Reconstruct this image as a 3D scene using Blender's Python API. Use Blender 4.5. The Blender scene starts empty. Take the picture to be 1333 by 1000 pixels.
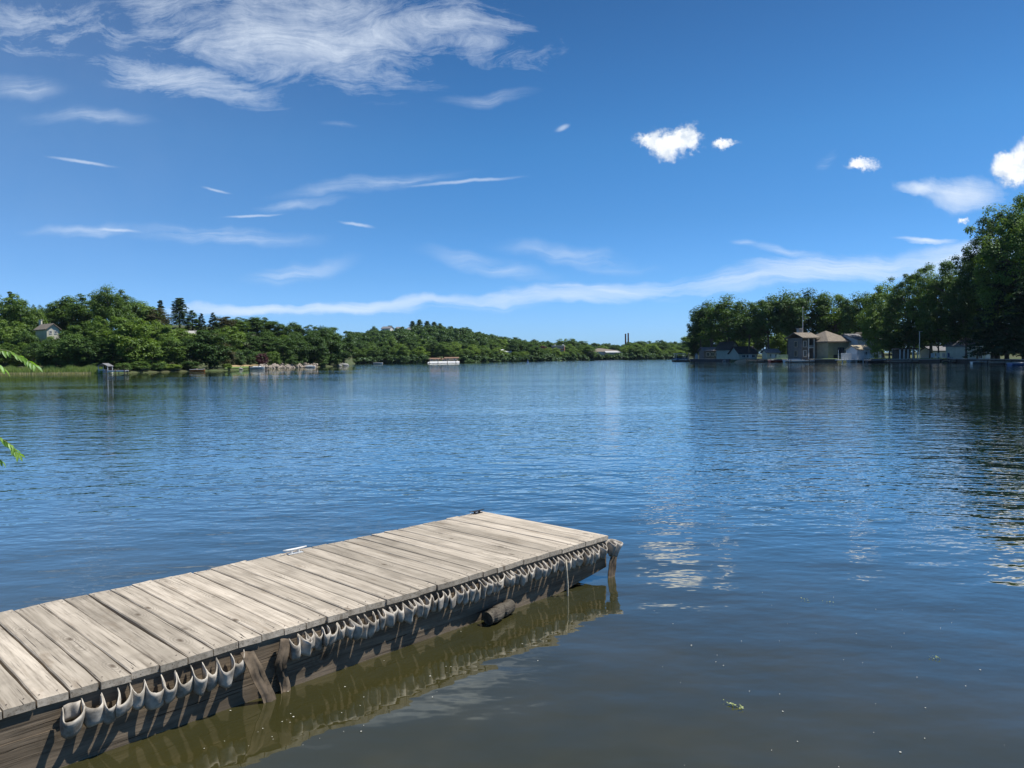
import bpy, math, random
import numpy as np
from mathutils import Vector, Matrix
random.seed(7); rng = np.random.default_rng(7)
S = bpy.context.scene
C = S.collection
R = math.radians

# ------------------------------------------------------------------ camera
CAM_H = 2.0; PITCH = 2.03; ROLL = 0.70; F = 1000.0
cd = bpy.data.cameras.new('camera'); cam = bpy.data.objects.new('camera', cd); C.objects.link(cam)
cd.sensor_width = 36; cd.lens = 36 * F / 1333; cd.clip_start = 0.05; cd.clip_end = 12000
CM = Matrix.Rotation(R(90 - PITCH), 4, 'X') @ Matrix.Rotation(R(-ROLL), 4, 'Z')
cam.matrix_world = Matrix.Translation((0, 0, CAM_H)) @ CM
S.camera = cam

def ray(u, v):
    return (CM.to_3x3() @ Vector(((u - 666.5) / F, (500 - v) / F, -1.0)))
def on_z(u, v, z):                # ground-plane position seen in that direction
    d = ray(u, v); t = (z - CAM_H) / d.z
    return Vector((d.x * t, d.y * t, z))
def yh(u): return 464.5 - (u - 666.5) * math.tan(R(ROLL))
def at(u, dep, v=None):           # point at a depth
    d = ray(u, yh(u) if v is None else v); t = dep / d.y
    return Vector((d.x * t, dep, CAM_H + d.z * t))

# ------------------------------------------------------------------ light
SUN_EL = 61; SUN_AZ = 82          # azimuth clockwise from +Y
S.view_settings.view_transform = 'Standard'; S.view_settings.look = 'None'
S.view_settings.exposure = 0.25; S.view_settings.gamma = 1
S.view_settings.use_curve_mapping = False
S.render.engine = 'CYCLES'
S.cycles.max_bounces = 8; S.cycles.transparent_max_bounces = 8
S.cycles.volume_bounces = 0; S.cycles.caustics_reflective = False; S.cycles.caustics_refractive = False
sd = bpy.data.lights.new('sun', 'SUN'); sun = bpy.data.objects.new('sun', sd); C.objects.link(sun)
sd.energy = 5.0; sd.angle = R(0.53); sd.color = (1.0, 0.955, 0.88)
sdir = Vector((math.sin(R(SUN_AZ)) * math.cos(R(SUN_EL)), math.cos(R(SUN_AZ)) * math.cos(R(SUN_EL)), math.sin(R(SUN_EL))))
sun.rotation_euler = sdir.to_track_quat('Z', 'Y').to_euler(); sun.location = (60, 30, 90)

class NT:
    """small node-tree helper"""
    def __init__(s, tree): s.t = tree; s.n = tree.nodes; s.l = tree.links
    def node(s, typ, ins=None, **kw):
        n = s.n.new(typ)
        for k, v in kw.items(): setattr(n, k, v)
        if ins:
            for k, v in ins.items(): s.set(n.inputs[k], v)
        return n
    def set(s, sock, v):
        if hasattr(v, 'is_linked') or isinstance(v, bpy.types.NodeSocket): s.l.new(v, sock)
        else: sock.default_value = v
    def m(s, op, a, b=0.0, c=0.0, clamp=False):
        n = s.n.new('ShaderNodeMath'); n.operation = op; n.use_clamp = clamp
        for i, v in enumerate((a, b, c)): s.set(n.inputs[i], v)
        return n.outputs[0]
    def vm(s, op, a, b=(0, 0, 0), sc=None):
        n = s.n.new('ShaderNodeVectorMath'); n.operation = op
        s.set(n.inputs[0], a)
        if op not in ('LENGTH', 'NORMALIZE'): s.set(n.inputs[1], b) if op != 'SCALE' else s.set(n.inputs[3], sc)
        return n.outputs['Value'] if op in ('LENGTH', 'DOT_PRODUCT') else n.outputs['Vector']
    def noise(s, vec, scale, detail=2, rough=.5, lac=2, out=0, dist=0):
        n = s.node('ShaderNodeTexNoise', {'Vector': vec, 'Scale': scale, 'Detail': detail, 'Roughness': rough, 'Lacunarity': lac, 'Distortion': dist})
        return n.outputs[out]
    def ramp(s, v, a, b, c=0., d=1., interp='SMOOTHSTEP'):
        n = s.node('ShaderNodeMapRange', {'Value': v, 'From Min': a, 'From Max': b, 'To Min': c, 'To Max': d}, interpolation_type=interp)
        return n.outputs[0]
    def mapping(s, vec, loc=(0, 0, 0), rot=(0, 0, 0), sc=(1, 1, 1), typ='POINT'):
        n = s.node('ShaderNodeMapping', {'Vector': vec, 'Location': loc, 'Rotation': rot, 'Scale': sc}, vector_type=typ)
        return n.outputs[0]
    def mix(s, f, a, b, blend='MIX'):
        n = s.node('ShaderNodeMix', data_type='RGBA', blend_type=blend)
        s.set(n.inputs[0], f); s.set(n.inputs[6], a); s.set(n.inputs[7], b)
        return n.outputs[2]
def rgb(c): return (c[0], c[1], c[2], 1)

# ------------------------------------------------------------------ sky
W = bpy.data.worlds.new('World'); S.world = W; W.use_nodes = True
W.node_tree.nodes.clear(); w = NT(W.node_tree)
SKYS = 0.123
sky = w.node('ShaderNodeTexSky', sky_type='NISHITA', sun_disc=False, sun_elevation=R(SUN_EL), sun_rotation=R(SUN_AZ),
             altitude=150, air_density=1.0, dust_density=0.35, ozone_density=2.6)
hs = w.node('ShaderNodeHueSaturation', {'Color': sky.outputs[0], 'Saturation': 1.13, 'Value': 1.0, 'Hue': .494})
TINT = [(0.0, .39, .70, 1.36), (.04, .385, .67, 1.25), (.10, .34, .60, 1.0), (.17, .31, .565, .86), (.26, .30, .565, .80), (.41, .25, .44, .62), (.60, .27, .42, .58), (.95, .30, .42, .55)]
tc = w.node('ShaderNodeTexCoord'); D = tc.outputs['Generated']
sep = w.node('ShaderNodeSeparateXYZ', {0: D})
cr = w.node('ShaderNodeValToRGB', {0: sep.outputs[2]}); els = cr.color_ramp.elements
for i_, (p_, a_, b_, c_) in enumerate(TINT):
    e_ = els[i_] if i_ < 2 else els.new(p_)
    e_.position = p_; e_.color = (a_, b_, c_, 1)
SKYC = w.mix(1.0, hs.outputs[0], cr.outputs[0], 'MULTIPLY')
yy = w.m('MAXIMUM', sep.outputs[1], 0.02)
P = w.node('ShaderNodeCombineXYZ', {0: w.m('DIVIDE', sep.outputs[0], yy), 1: w.m('DIVIDE', sep.outputs[2], yy), 2: 0.0}).outputs[0]
warp = w.vm('SUBTRACT', w.noise(P, 5.0, 3, .55, out=1), (.5, .5, .5))
warp2 = w.vm('SUBTRACT', w.noise(P, 26.0, 4, .6, out=1), (.5, .5, .5))
Pw = w.vm('ADD', w.vm('ADD', P, w.vm('SCALE', warp, sc=.07)), w.vm('SCALE', warp2, sc=.012))
def blob(u, v, ru, rv, ang, vec, hard=0.0):
    c = ((u - 666.5) / F, (yh(u) - v) / F, 0)
    mp = w.mapping(vec, c, (0, 0, R(ang)), (ru / F, rv / F, 1), 'TEXTURE')
    return w.ramp(w.vm('LENGTH', mp), 1.0, hard)
def addall(L):
    a = L[0]
    for b in L[1:]: a = w.m('MAXIMUM', a, b)
    return a
# cirrus fields: combed fibres, direction about 12 deg down to the right at top, rising right low down
fib1 = w.noise(w.mapping(Pw, rot=(0, 0, R(-14)), sc=(5, 20, 1)), 1.0, 8, .72, dist=1.2)
fib2 = w.noise(w.mapping(Pw, rot=(0, 0, R(-6)), sc=(4, 60, 1)), 1.0, 7, .68, dist=.6)
puff = w.noise(Pw, 9, 7, .66)
top = addall([blob(380, 40, 330, 120, -10, Pw, .1), blob(580, 55, 240, 70, -8, Pw), w.m('MULTIPLY', blob(250, 110, 220, 50, -14, Pw), .85), w.m('MULTIPLY', blob(90, 40, 260, 80, 0, Pw), .62)])
cir = w.m('ADD', w.m('MULTIPLY', fib1, .62), w.m('MULTIPLY', puff, .38))
topd = w.m('MULTIPLY', w.m('MULTIPLY', w.ramp(w.m('ADD', cir, w.m('MULTIPLY', top, .27)), .60, .92, interp='LINEAR'), w.ramp(top, 0, .5)), .80)
band = addall([blob(1060, 352, 340, 27, 6.5, Pw), blob(740, 380, 290, 22, 4, Pw), blob(480, 397, 250, 15, 3, Pw), blob(1250, 334, 180, 32, 5, Pw), blob(310, 405, 180, 12, 0, Pw)])
bandd = w.m('MULTIPLY', w.m('MULTIPLY', w.ramp(w.m('ADD', fib2, w.m('MULTIPLY', band, .5)), .56, 1.10, interp='LINEAR'), w.ramp(band, 0, .5)), .66)
veil = addall([blob(1250, 258, 105, 32, -4, Pw), blob(1195, 254, 60, 16, -12, Pw), blob(1210, 310, 60, 7, -3, Pw)])
veild = w.m('MULTIPLY', w.m('MULTIPLY', w.ramp(w.m('ADD', w.m('ADD', w.m('MULTIPLY', fib1, .6), w.m('MULTIPLY', puff, .4)), w.m('MULTIPLY', veil, .4)), .60, 1.0, interp='LINEAR'), w.ramp(veil, 0, .5)), .85)
Ps = w.vm('ADD', P, w.vm('ADD', w.vm('SCALE', warp, sc=.016), w.vm('SCALE', warp2, sc=.006)))
streaks = [(116, 214, 64, 3.6, -10), (288, 250, 26, 3, -12), (610, 240, 110, 4, 4), (335, 282, 56, 3, 3), (470, 295, 34, 3.5, -10), (160, 301, 44, 3.5, -5), (735, 169, 15, 6, 20), (1195, 311, 48, 4, -6)]
st = addall([blob(*s_, Ps) for s_ in streaks])
std = w.m('MULTIPLY', w.ramp(w.m('MULTIPLY', st, w.m('ADD', .15, fib1)), .02, .75), .42)
faint = [(490, 246, 150, 13, 4), (400, 268, 70, 9, 2), (290, 306, 170, 14, -3), (640, 130, 80, 11, 4), (130, 160, 110, 14, -5), (440, 172, 30, 5, 0), (640, 345, 110, 16, -10), (750, 332, 130, 16, -8),
         (965, 321, 26, 6, -3), (1078, 208, 22, 9, 25), (1020, 330, 80, 8, -8), (40, 115, 80, 20, -8), (400, 350, 90, 18, 10), (110, 298, 90, 9, -3)]
fa = addall([blob(*s_, Pw) for s_ in faint])
std = w.m('ADD', std, w.m('MULTIPLY', w.m('MULTIPLY', fa, w.ramp(w.m('ADD', fib2, w.m('MULTIPLY', puff, .4)), .52, .95, interp='LINEAR')), .50))
# cumulus
Pc = w.vm('ADD', w.vm('ADD', P, w.vm('SCALE', w.vm('SUBTRACT', w.noise(P, 26.0, 6, .68, out=1), (.5, .5, .5)), sc=.055)), w.vm('SCALE', warp, sc=.01))
cum = addall([blob(868, 192, 44, 27, -4, Pc, .25), blob(893, 186, 28, 27, 20, Pc, .25), blob(845, 190, 28, 18, 0, Pc, .2), blob(942, 190, 26, 12, 5, Pc, .2)])
cum2 = addall([blob(1123, 217, 30, 13, 6, Pc, .1), blob(1318, 222, 42, 30, 20, Pc, .3), blob(1345, 214, 50, 40, 0, Pc, .3), blob(1257, 288, 16, 7, -20, Pc, 0)])
cumd = w.m('MULTIPLY', w.ramp(w.m('MULTIPLY', w.m('MAXIMUM', cum, w.m('MULTIPLY', cum2, .93)), w.m('ADD', .45, w.noise(P, 34, 6, .65))), .10, .95), .97)
sx_ = w.node('ShaderNodeSeparateXYZ', {0: Pw}); thin = w.m('MULTIPLY', w.ramp(sx_.outputs[0], .05, -.75, 0, .07), w.m('ADD', .6, w.m('MULTIPLY', puff, .8)))   # thin high veil to the left
dens = w.m('ADD', w.m('ADD', w.m('ADD', topd, bandd), w.m('ADD', veild, std)), thin, clamp=True)
cs = w.noise(Pc, 30, 4, .55)
cumcol = w.mix(w.ramp(w.m('ADD', cs, w.m('MULTIPLY', cumd, .12)), .42, .72), (4.9, 5.5, 6.2, 1), (7.8, 7.9, 8.0, 1))
c1 = w.mix(dens, SKYC, (6.2, 6.8, 7.5, 1))
c2 = w.mix(cumd, c1, cumcol)
front = w.ramp(sep.outputs[1], .05, .2)
c3 = w.mix(front, SKYC, c2)
bg = w.node('ShaderNodeBackground', {'Color': c3, 'Strength': SKYS})
w.l.new(bg.outputs[0], w.node('ShaderNodeOutputWorld').inputs[0])
W.cycles.sampling_method = 'MANUAL'; W.cycles.sample_map_resolution = 512

# ------------------------------------------------------------------ helpers
def tag(o, label=None, cat=None, group=None, kind=None):
    if label: o['label'] = label
    if cat: o['category'] = cat
    if group: o['group'] = group
    if kind: o['kind'] = kind
    return o
def empty(name, loc, rz=0, label=None, cat=None, group=None):
    o = bpy.data.objects.new(name, None); C.objects.link(o); o.location = loc; o.rotation_euler = (0, 0, rz)
    o.empty_display_size = .2
    return tag(o, label, cat, group)
class MB:
    def __init__(s): s.v = []; s.f = []; s.smooth = False
    def add(s, vs, fs):
        b = len(s.v); s.v += [tuple(p) for p in vs]; s.f += [tuple(i + b for i in f) for f in fs]; return s
    def box(s, c, d, rz=0, top=1.0, tilt=None):
        cx, cy, cz = c; dx, dy, dz = d[0] / 2, d[1] / 2, d[2] / 2; vs = []
        co, si = math.cos(rz), math.sin(rz)
        for k in (-1, 1):
            q = top if k > 0 else 1.0
            for x, y in ((-dx, -dy), (dx, -dy), (dx, dy), (-dx, dy)):
                X, Y = x * q, y * q
                vs.append((cx + X * co - Y * si, cy + X * si + Y * co, cz + k * dz))
        return s.add(vs, [(3, 2, 1, 0), (4, 5, 6, 7), (0, 1, 5, 4), (1, 2, 6, 5), (2, 3, 7, 6), (3, 0, 4, 7)])
    def tube(s, pts, rad, n=8, caps=True):
        pts = [Vector(p) for p in pts]
        if not hasattr(rad, '__len__'): rad = [rad] * len(pts)
        vs = []; fs = []
        for i, p in enumerate(pts):
            t = (pts[min(i + 1, len(pts) - 1)] - pts[max(i - 1, 0)]).normalized()
            a = t.orthogonal().normalized() if i == 0 else (a - t * a.dot(t)).normalized()
            b = t.cross(a)
            for k in range(n):
                q = 2 * math.pi * k / n
                vs.append(p + (a * math.cos(q) + b * math.sin(q)) * rad[i])
        for i in range(len(pts) - 1):
            for k in range(n):
                k2 = (k + 1) % n
                fs.append((i * n + k, i * n + k2, (i + 1) * n + k2, (i + 1) * n + k))
        if caps: fs += [tuple(range(n - 1, -1, -1)), tuple((len(pts) - 1) * n + k for k in range(n))]
        return s.add(vs, fs)
    def build(s, name, mat=None, parent=None, loc=None, smooth=None, label=None):
        me = bpy.data.meshes.new(name); me.from_pydata(s.v, [], s.f); me.update()
        if smooth or s.smooth:
            me.polygons.foreach_set('use_smooth', [True] * len(me.polygons))
        o = bpy.data.objects.new(name, me); C.objects.link(o)
        if mat: me.materials.append(mat)
        if parent: o.parent = parent
        if loc is not None: o.location = loc
        if label: o['label'] = label
        return o
def copy_thing(o, loc, rz, scale=(1, 1, 1), mats=None):
    c = o.copy(); C.objects.link(c); c.location = loc; c.rotation_euler = (0, 0, rz); c.scale = scale
    for ch in o.children:
        d = ch.copy(); C.objects.link(d); d.parent = c
        if mats and ch.name.split('.')[0] in mats:
            d.material_slots[0].link = 'OBJECT'; d.material_slots[0].material = mats[ch.name.split('.')[0]]
    return c

def mat(name, col, rough=.8, var=.25, scale=2.0, col2=None, bump=0, metal=0, spec=.3, stretch=(1, 1, 1)):
    m = bpy.data.materials.new(name); m.use_nodes = True; n = NT(m.node_tree); b = m.node_tree.nodes['Principled BSDF']
    tc = n.node('ShaderNodeTexCoord'); v = n.mapping(tc.outputs['Object'], sc=stretch)
    f = n.noise(v, scale, 4, .6)
    c2 = col2 or [x * (1 - var) for x in col]
    c1 = [min(1, x * (1 + var * .6)) for x in col]
    n.l.new(n.mix(n.ramp(f, .3, .7), rgb(c2), rgb(c1)), b.inputs['Base Color'])
    b.inputs['Roughness'].default_value = rough; b.inputs['Metallic'].default_value = metal; b.inputs['Specular IOR Level'].default_value = spec
    if bump:
        n.l.new(n.node('ShaderNodeBump', {'Height': n.noise(v, scale * 3, 4, .6), 'Strength': .6, 'Distance': bump}).outputs[0], b.inputs['Normal'])
    return m
def leaf_mat(name, c1, c2, trans=.32, scale=.35, gloss=.35):
    m = bpy.data.materials.new(name); m.use_nodes = True; n = NT(m.node_tree); nt = m.node_tree; nt.nodes.clear()
    tc = n.node('ShaderNodeTexCoord'); oi = n.node('ShaderNodeObjectInfo'); ge = n.node('ShaderNodeNewGeometry')
    vec = n.vm('ADD', tc.outputs['Object'], n.vm('SCALE', (1, 1, 1), sc=n.m('MULTIPLY', oi.outputs['Random'], 40)))
    f = n.m('ADD', n.m('MULTIPLY', n.noise(vec, scale, 3, .6), .7), n.m('ADD', n.m('MULTIPLY', ge.outputs['Random Per Island'], .3), n.m('MULTIPLY', n.m('SUBTRACT', oi.outputs['Random'], .5), .5)))
    col = n.mix(n.ramp(f, .25, .8, interp='LINEAR'), rgb(c1), rgb(c2))
    d = n.node('ShaderNodeBsdfDiffuse', {'Color': col})
    tcol = n.mix(1.0, col, (1.25, 1.35, .45, 1), 'MULTIPLY')
    t = n.node('ShaderNodeBsdfTranslucent', {'Color': tcol})
    g = n.node('ShaderNodeBsdfGlossy', {'Color': (.8, .9, 1, 1), 'Roughness': .5})
    mx = n.node('ShaderNodeMixShader', {0: trans}); n.l.new(d.outputs[0], mx.inputs[1]); n.l.new(t.outputs[0], mx.inputs[2])
    m2 = n.node('ShaderNodeMixShader', {0: .02 * gloss / .35}); n.l.new(mx.outputs[0], m2.inputs[1]); n.l.new(g.outputs[0], m2.inputs[2])
    n.l.new(m2.outputs[0], n.node('ShaderNodeOutputMaterial').inputs[0])
    return m
L_MID = leaf_mat('leaf_mid', (.072, .13, .026), (.17, .26, .055))
L_DARK = leaf_mat('leaf_dark', (.044, .088, .021), (.105, .18, .04), .22)
L_LIGHT = leaf_mat('leaf_light', (.10, .17, .03), (.21, .30, .055), .35)
L_LIME = leaf_mat('leaf_lime', (.11, .18, .025), (.20, .30, .05), .4)
L_RED = leaf_mat('leaf_maroon', (.05, .016, .022), (.09, .028, .032), .2)
L_BROWN = leaf_mat('leaf_olive', (.07, .07, .03), (.13, .12, .05), .3)
L_PINE = leaf_mat('leaf_pine', (.022, .048, .018), (.055, .10, .034), .15, gloss=.5)
L_FAR = leaf_mat('leaf_far', (.06, .11, .032), (.13, .20, .055), .28, scale=.05)
BARK = mat('bark', (.13, .105, .085), .9, .4, 3, bump=.02)
BARK_PALE = mat('bark_pale', (.30, .28, .25), .9, .4, 3)
LEAFM = {'mid green': L_MID, 'dark green': L_DARK, 'light green': L_LIGHT, 'yellow-green': L_LIME, 'maroon': L_RED, 'olive brown': L_BROWN, 'deep green': L_PINE}

# ------------------------------------------------------------------ land and water
# shoreline table: photo column -> depth of the waterline
SH = [(-420, 90), (-200, 125), (0, 139), (150, 131), (290, 149), (330, 168), (400, 188), (440, 205), (457, 224), (463, 300), (575, 285), (650, 315), (700, 333), (770, 372), (880, 385),
      (894, 385), (897, 228), (960, 189), (1045, 172), (1130, 152), (1240, 133), (1333, 110), (1450, 85), (1650, 60)]
def lerp(T, u):
    if u <= T[0][0]: return T[0][1]
    for (a, b), (c, d) in zip(T, T[1:]):
        if u <= c: return b + (d - b) * (u - a) / (c - a)
    return T[-1][1]
SHth = [(math.atan((u - 666.5) / F), d / math.cos(math.atan((u - 666.5) / F))) for u, d in SH]
SHth = [(-math.pi, 2.6), (-2.2, 2.9), (-1.75, 5.0), (-1.45, 30), (-1.15, 75)] + SHth + [(1.1, 45), (1.4, 22), (1.75, 5), (2.2, 2.9), (math.pi, 2.6)]
HT = [(-200, 7), (0, 8), (60, 10), (145, 11), (230, 13), (300, 12), (400, 9), (455, 6), (464, 10), (500, 14), (550, 17.5), (600, 14.5), (640, 9), (700, 5), (760, 5), (880, 5), (893, 5), (900, 1.2), (1333, 1.2), (2000, 2)]
def shore_d(u): return lerp(SH, u)
def hfun(u, d):                   # land height d metres behind the shoreline
    if d < 0: return -0.6 + .0
    H = lerp(HT, u); L = 95 if u < 460 else (250 if u < 897 else 60)
    base = .55 if u > 897 else .35
    t = min(1, max(0, (d - 6) / L)); t = t * t * (3 - 2 * t)
    return min(d, 1.0) * base + t * H
def ground_at(u, dep): return hfun(u, dep - shore_d(u))
def land():
    ths = []
    a = -math.pi
    us = np.concatenate([np.linspace(-420, 1650, 150), [455, 457, 460, 463, 894, 895.5, 897]]); us.sort()
    th_in = np.arctan((us - 666.5) / F)
    ths = np.concatenate([np.linspace(-math.pi, th_in[0] - .03, 22), th_in, np.linspace(th_in[-1] + .03, math.pi, 22)])
    ds = np.array([-60, -2.0, -.3, .25, .6, 1.5, 4, 8, 14, 22, 32, 45, 60, 78, 100, 130, 165, 200, 240, 300, 420, 650, 900, 1200])
    V = []; Fc = []
    for th in ths:
        r0 = lerp(SHth, th)
        infr = th_in[0] <= th <= th_in[-1]
        u = 666.5 + F * math.tan(th) if infr else (-420 if th < 0 else 1650)
        for d in ds:
            r = max(.3, r0 + d)
            if d < 0: z = -1.2 if d < -1 else -.3
            elif infr: z = hfun(u, d * math.cos(th)) + (random.random() - .5) * .12 * min(1, d / 4)
            else: z = min(d, 1) * .35 + min(d, 40) * .02
            V.append((r * math.sin(th), r * math.cos(th), z))
    n = len(ds)
    for i in range(len(ths) - 1):
        for j in range(n - 1):
            Fc.append((i * n + j, i * n + j + 1, (i + 1) * n + j + 1, (i + 1) * n + j))
    m = MB(); m.add(V, Fc)
    return m
GRASS = mat('ground_grass', (.05, .075, .025), .95, .4, .15, col2=(.075, .075, .035))
o = land().build('terrain', GRASS, smooth=True); tag(o, kind='structure')

def water_mat():
    m = bpy.data.materials.new('water'); m.use_nodes = True; n = NT(m.node_tree); b = m.node_tree.nodes['Principled BSDF']
    ge = n.node('ShaderNodeNewGeometry'); pos = ge.outputs['Position']
    dist = n.vm('LENGTH', pos)
    big = n.noise(n.mapping(pos, sc=(.022, .075, 1)), 1.0, 3, .55)                       # gust patches
    gust = n.ramp(big, .35, .65, .6, 1.3)
    # growth of the ripples away from the sheltered bank
    k_near = n.ramp(dist, 4.2, 14, .40, 1.0)
    a1 = n.m('MULTIPLY', n.m('MULTIPLY', k_near, gust), n.ramp(dist, 35, 160, 1.0, .85))
    k2 = n.ramp(dist, 4, 12, .5, 1.0)
    def height(off):
        p = n.vm('ADD', pos, off)
        n1 = n.noise(n.mapping(p, rot=(0, 0, R(24)), sc=(1.25, 2.2, 1)), 1.0, 2, .5)
        n2 = n.noise(n.mapping(p, rot=(0, 0, R(-14)), sc=(3.6, 6.4, 1)), 1.0, 2, .55)
        n3 = n.noise(n.mapping(p, rot=(0, 0, R(32)), sc=(.75, 1.2, 1)), 1.0, 1, .5)
        h = n.m('ADD', n.m('MULTIPLY', n1, .027), n.m('MULTIPLY', n.m('MULTIPLY', n2, k2), .0138))
        h = n.m('MULTIPLY', h, a1)
        return n.m('ADD', h, n.m('MULTIPLY', n3, .020))
    e = .02
    h0 = height((0, 0, 0)); hx = height((e, 0, 0)); hy = height((0, e, 0))
    nx = n.m('MULTIPLY', n.m('SUBTRACT', h0, hx), 1 / e); ny = n.m('MULTIPLY', n.m('SUBTRACT', h0, hy), 1 / e)
    nv = n.vm('NORMALIZE', n.node('ShaderNodeCombineXYZ', {0: nx, 1: ny, 2: 1.0}).outputs[0])
    silt = n.ramp(dist, 3.5, 15, 1, 0)
    blot = n.ramp(n.noise(pos, 1.1, 3, .6), .35, .7)
    near = n.mix(blot, (.036, .034, .011, 1), (.046, .041, .013, 1))
    n.l.new(n.mix(silt, (.014, .034, .036, 1), near), b.inputs['Base Color'])
    col = b.inputs['Base Color'].links[0].from_socket
    df = n.node('ShaderNodeBsdfDiffuse', {'Color': col}); gl = n.node('ShaderNodeBsdfGlossy', {'Color': (1, 1, .95, 1), 'Roughness': .03, 'Normal': nv})
    fr = n.node('ShaderNodeFresnel', {'IOR': 1.333, 'Normal': nv}); k = n.m('SUBTRACT', 1.0, fr.outputs[0]); fac = n.m('SUBTRACT', 1.0, n.m('POWER', n.m('MAXIMUM', k, 0.0), 2.5), clamp=True)
    mx = n.node('ShaderNodeMixShader', {0: fac}); n.l.new(df.outputs[0], mx.inputs[1]); n.l.new(gl.outputs[0], mx.inputs[2])
    m.node_tree.nodes.remove(b); n.l.new(mx.outputs[0], [q for q in n.n if q.type == 'OUTPUT_MATERIAL'][0].inputs[0])
    return m
WATER = water_mat()
V = []; Fc = []
rs = [.01, 3, 8, 20, 60, 150, 400, 700]; n = 48
for r in rs:
    for k in range(n): V.append((r * math.cos(2 * math.pi * k / n), r * math.sin(2 * math.pi * k / n), 0))
for i in range(len(rs) - 1):
    for k in range(n): Fc.append((i * n + k, (i + 1) * n + k, (i + 1) * n + (k + 1) % n, i * n + (k + 1) % n))
o = MB().add(V, Fc).build('water', WATER); tag(o, kind='structure')

# ------------------------------------------------------------------ tree prototypes
HIDE = []
def leaves_mesh(name, pos, nrm, size, mat_, asp=.62):
    n = len(pos)
    nrm = nrm / np.linalg.norm(nrm, axis=1, keepdims=True)
    r = rng.normal(size=(n, 3)); a = np.cross(nrm, r); a /= np.linalg.norm(a, axis=1, keepdims=True)
    b = np.cross(nrm, a); s = size[:, None]
    bend = nrm * s * .18
    V = np.stack([pos - a * s, pos - b * s * asp + bend, pos + a * s, pos + b * s * asp + bend], 1).reshape(-1, 3)
    me = bpy.data.meshes.new(name)
    me.vertices.add(n * 4); me.vertices.foreach_set('co', V.astype(np.float32).ravel())
    me.loops.add(n * 4); me.loops.foreach_set('vertex_index', np.arange(n * 4, dtype=np.int32))
    me.polygons.add(n); me.polygons.foreach_set('loop_start', np.arange(0, n * 4, 4, dtype=np.int32))
    me.polygons.foreach_set('loop_total', np.full(n, 4, dtype=np.int32))
    me.update(calc_edges=True); me.validate(); me.materials.append(mat_)
    return me
def rdir(n):
    d = rng.normal(size=(n, 3)); return d / np.linalg.norm(d, axis=1, keepdims=True)
def clump_leaves(cs, rc, per, flat=.7, up=.5):
    Ps = []; Ns = []
    for c, r in zip(cs, rc):
        d = rdir(per); d[:, 2] = np.where(rng.random(per) < .6, np.abs(d[:, 2]), d[:, 2])
        rad = r * (.35 + .75 * rng.random(per) ** .7 + .25 * np.abs(rng.normal(size=per)) * (rng.random(per) < .25))
        p = c + d * rad[:, None] * np.array([1, 1, flat])
        Ps.append(p); Ns.append(d * .9 + np.array([0, 0, up + .3]) + rng.normal(size=(per, 3)) * .36)
    return np.concatenate(Ps), np.concatenate(Ns)
def crown_centres(K, rx, rz, zc, lump, seed, bottom=-1.0):
    r_ = np.random.default_rng(seed); out = []
    ph = r_.random(6) * 6.28
    while len(out) < K:
        d = r_.normal(size=3); d /= np.linalg.norm(d)
        if d[2] < bottom: continue
        az = math.atan2(d[1], d[0])
        l = 1 + lump * (math.sin(2 * az + ph[0] + 2 * d[2]) * .5 + math.sin(3 * az + ph[1] - 3 * d[2]) * .35 + math.sin(5 * az + ph[2] + 4 * d[2]) * .25)
        q = (.35 + .65 * r_.random() ** .45) * l
        out.append((d[0] * rx * q, d[1] * rx * q, zc + d[2] * rz * q))
    return np.array(out)
def limbs(trunk_r, h, crown_z0, targets, lean=0, nl=8, seed=1):
    r_ = random.Random(seed); m = MB(); m.smooth = True
    tp = [Vector((math.sin(i * 1.3 + seed) * .02 * h * i / 5 + lean * i / 5, math.cos(i * 1.7 + seed) * .015 * h * i / 5, -.4 + (h * .8 + .4) * i / 5)) for i in range(6)]
    m.tube(tp, [trunk_r * (1.35 if i == 0 else 1 - .16 * i) for i in range(6)], 8)
    idx = list(range(len(targets))); r_.shuffle(idx)
    for k in idx[:nl]:
        t = Vector(targets[k]); z0 = max(crown_z0 * .8, min(t.z - .15 * h, h * .55)); f = (z0 + .4) / (h * .8 + .4) * 5
        i = min(4, max(0, int(f))); a = tp[i].lerp(tp[i + 1], min(1, max(0, f - i)))
        mid = a.lerp(t, .5) + Vector((0, 0, .04 * h)); q = trunk_r * .45
        m.tube([a, a.lerp(mid, .5) + Vector((0, 0, .01 * h)), mid, t], [q, q * .75, q * .5, q * .15], 6)
    return m
PROTO = {}
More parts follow.
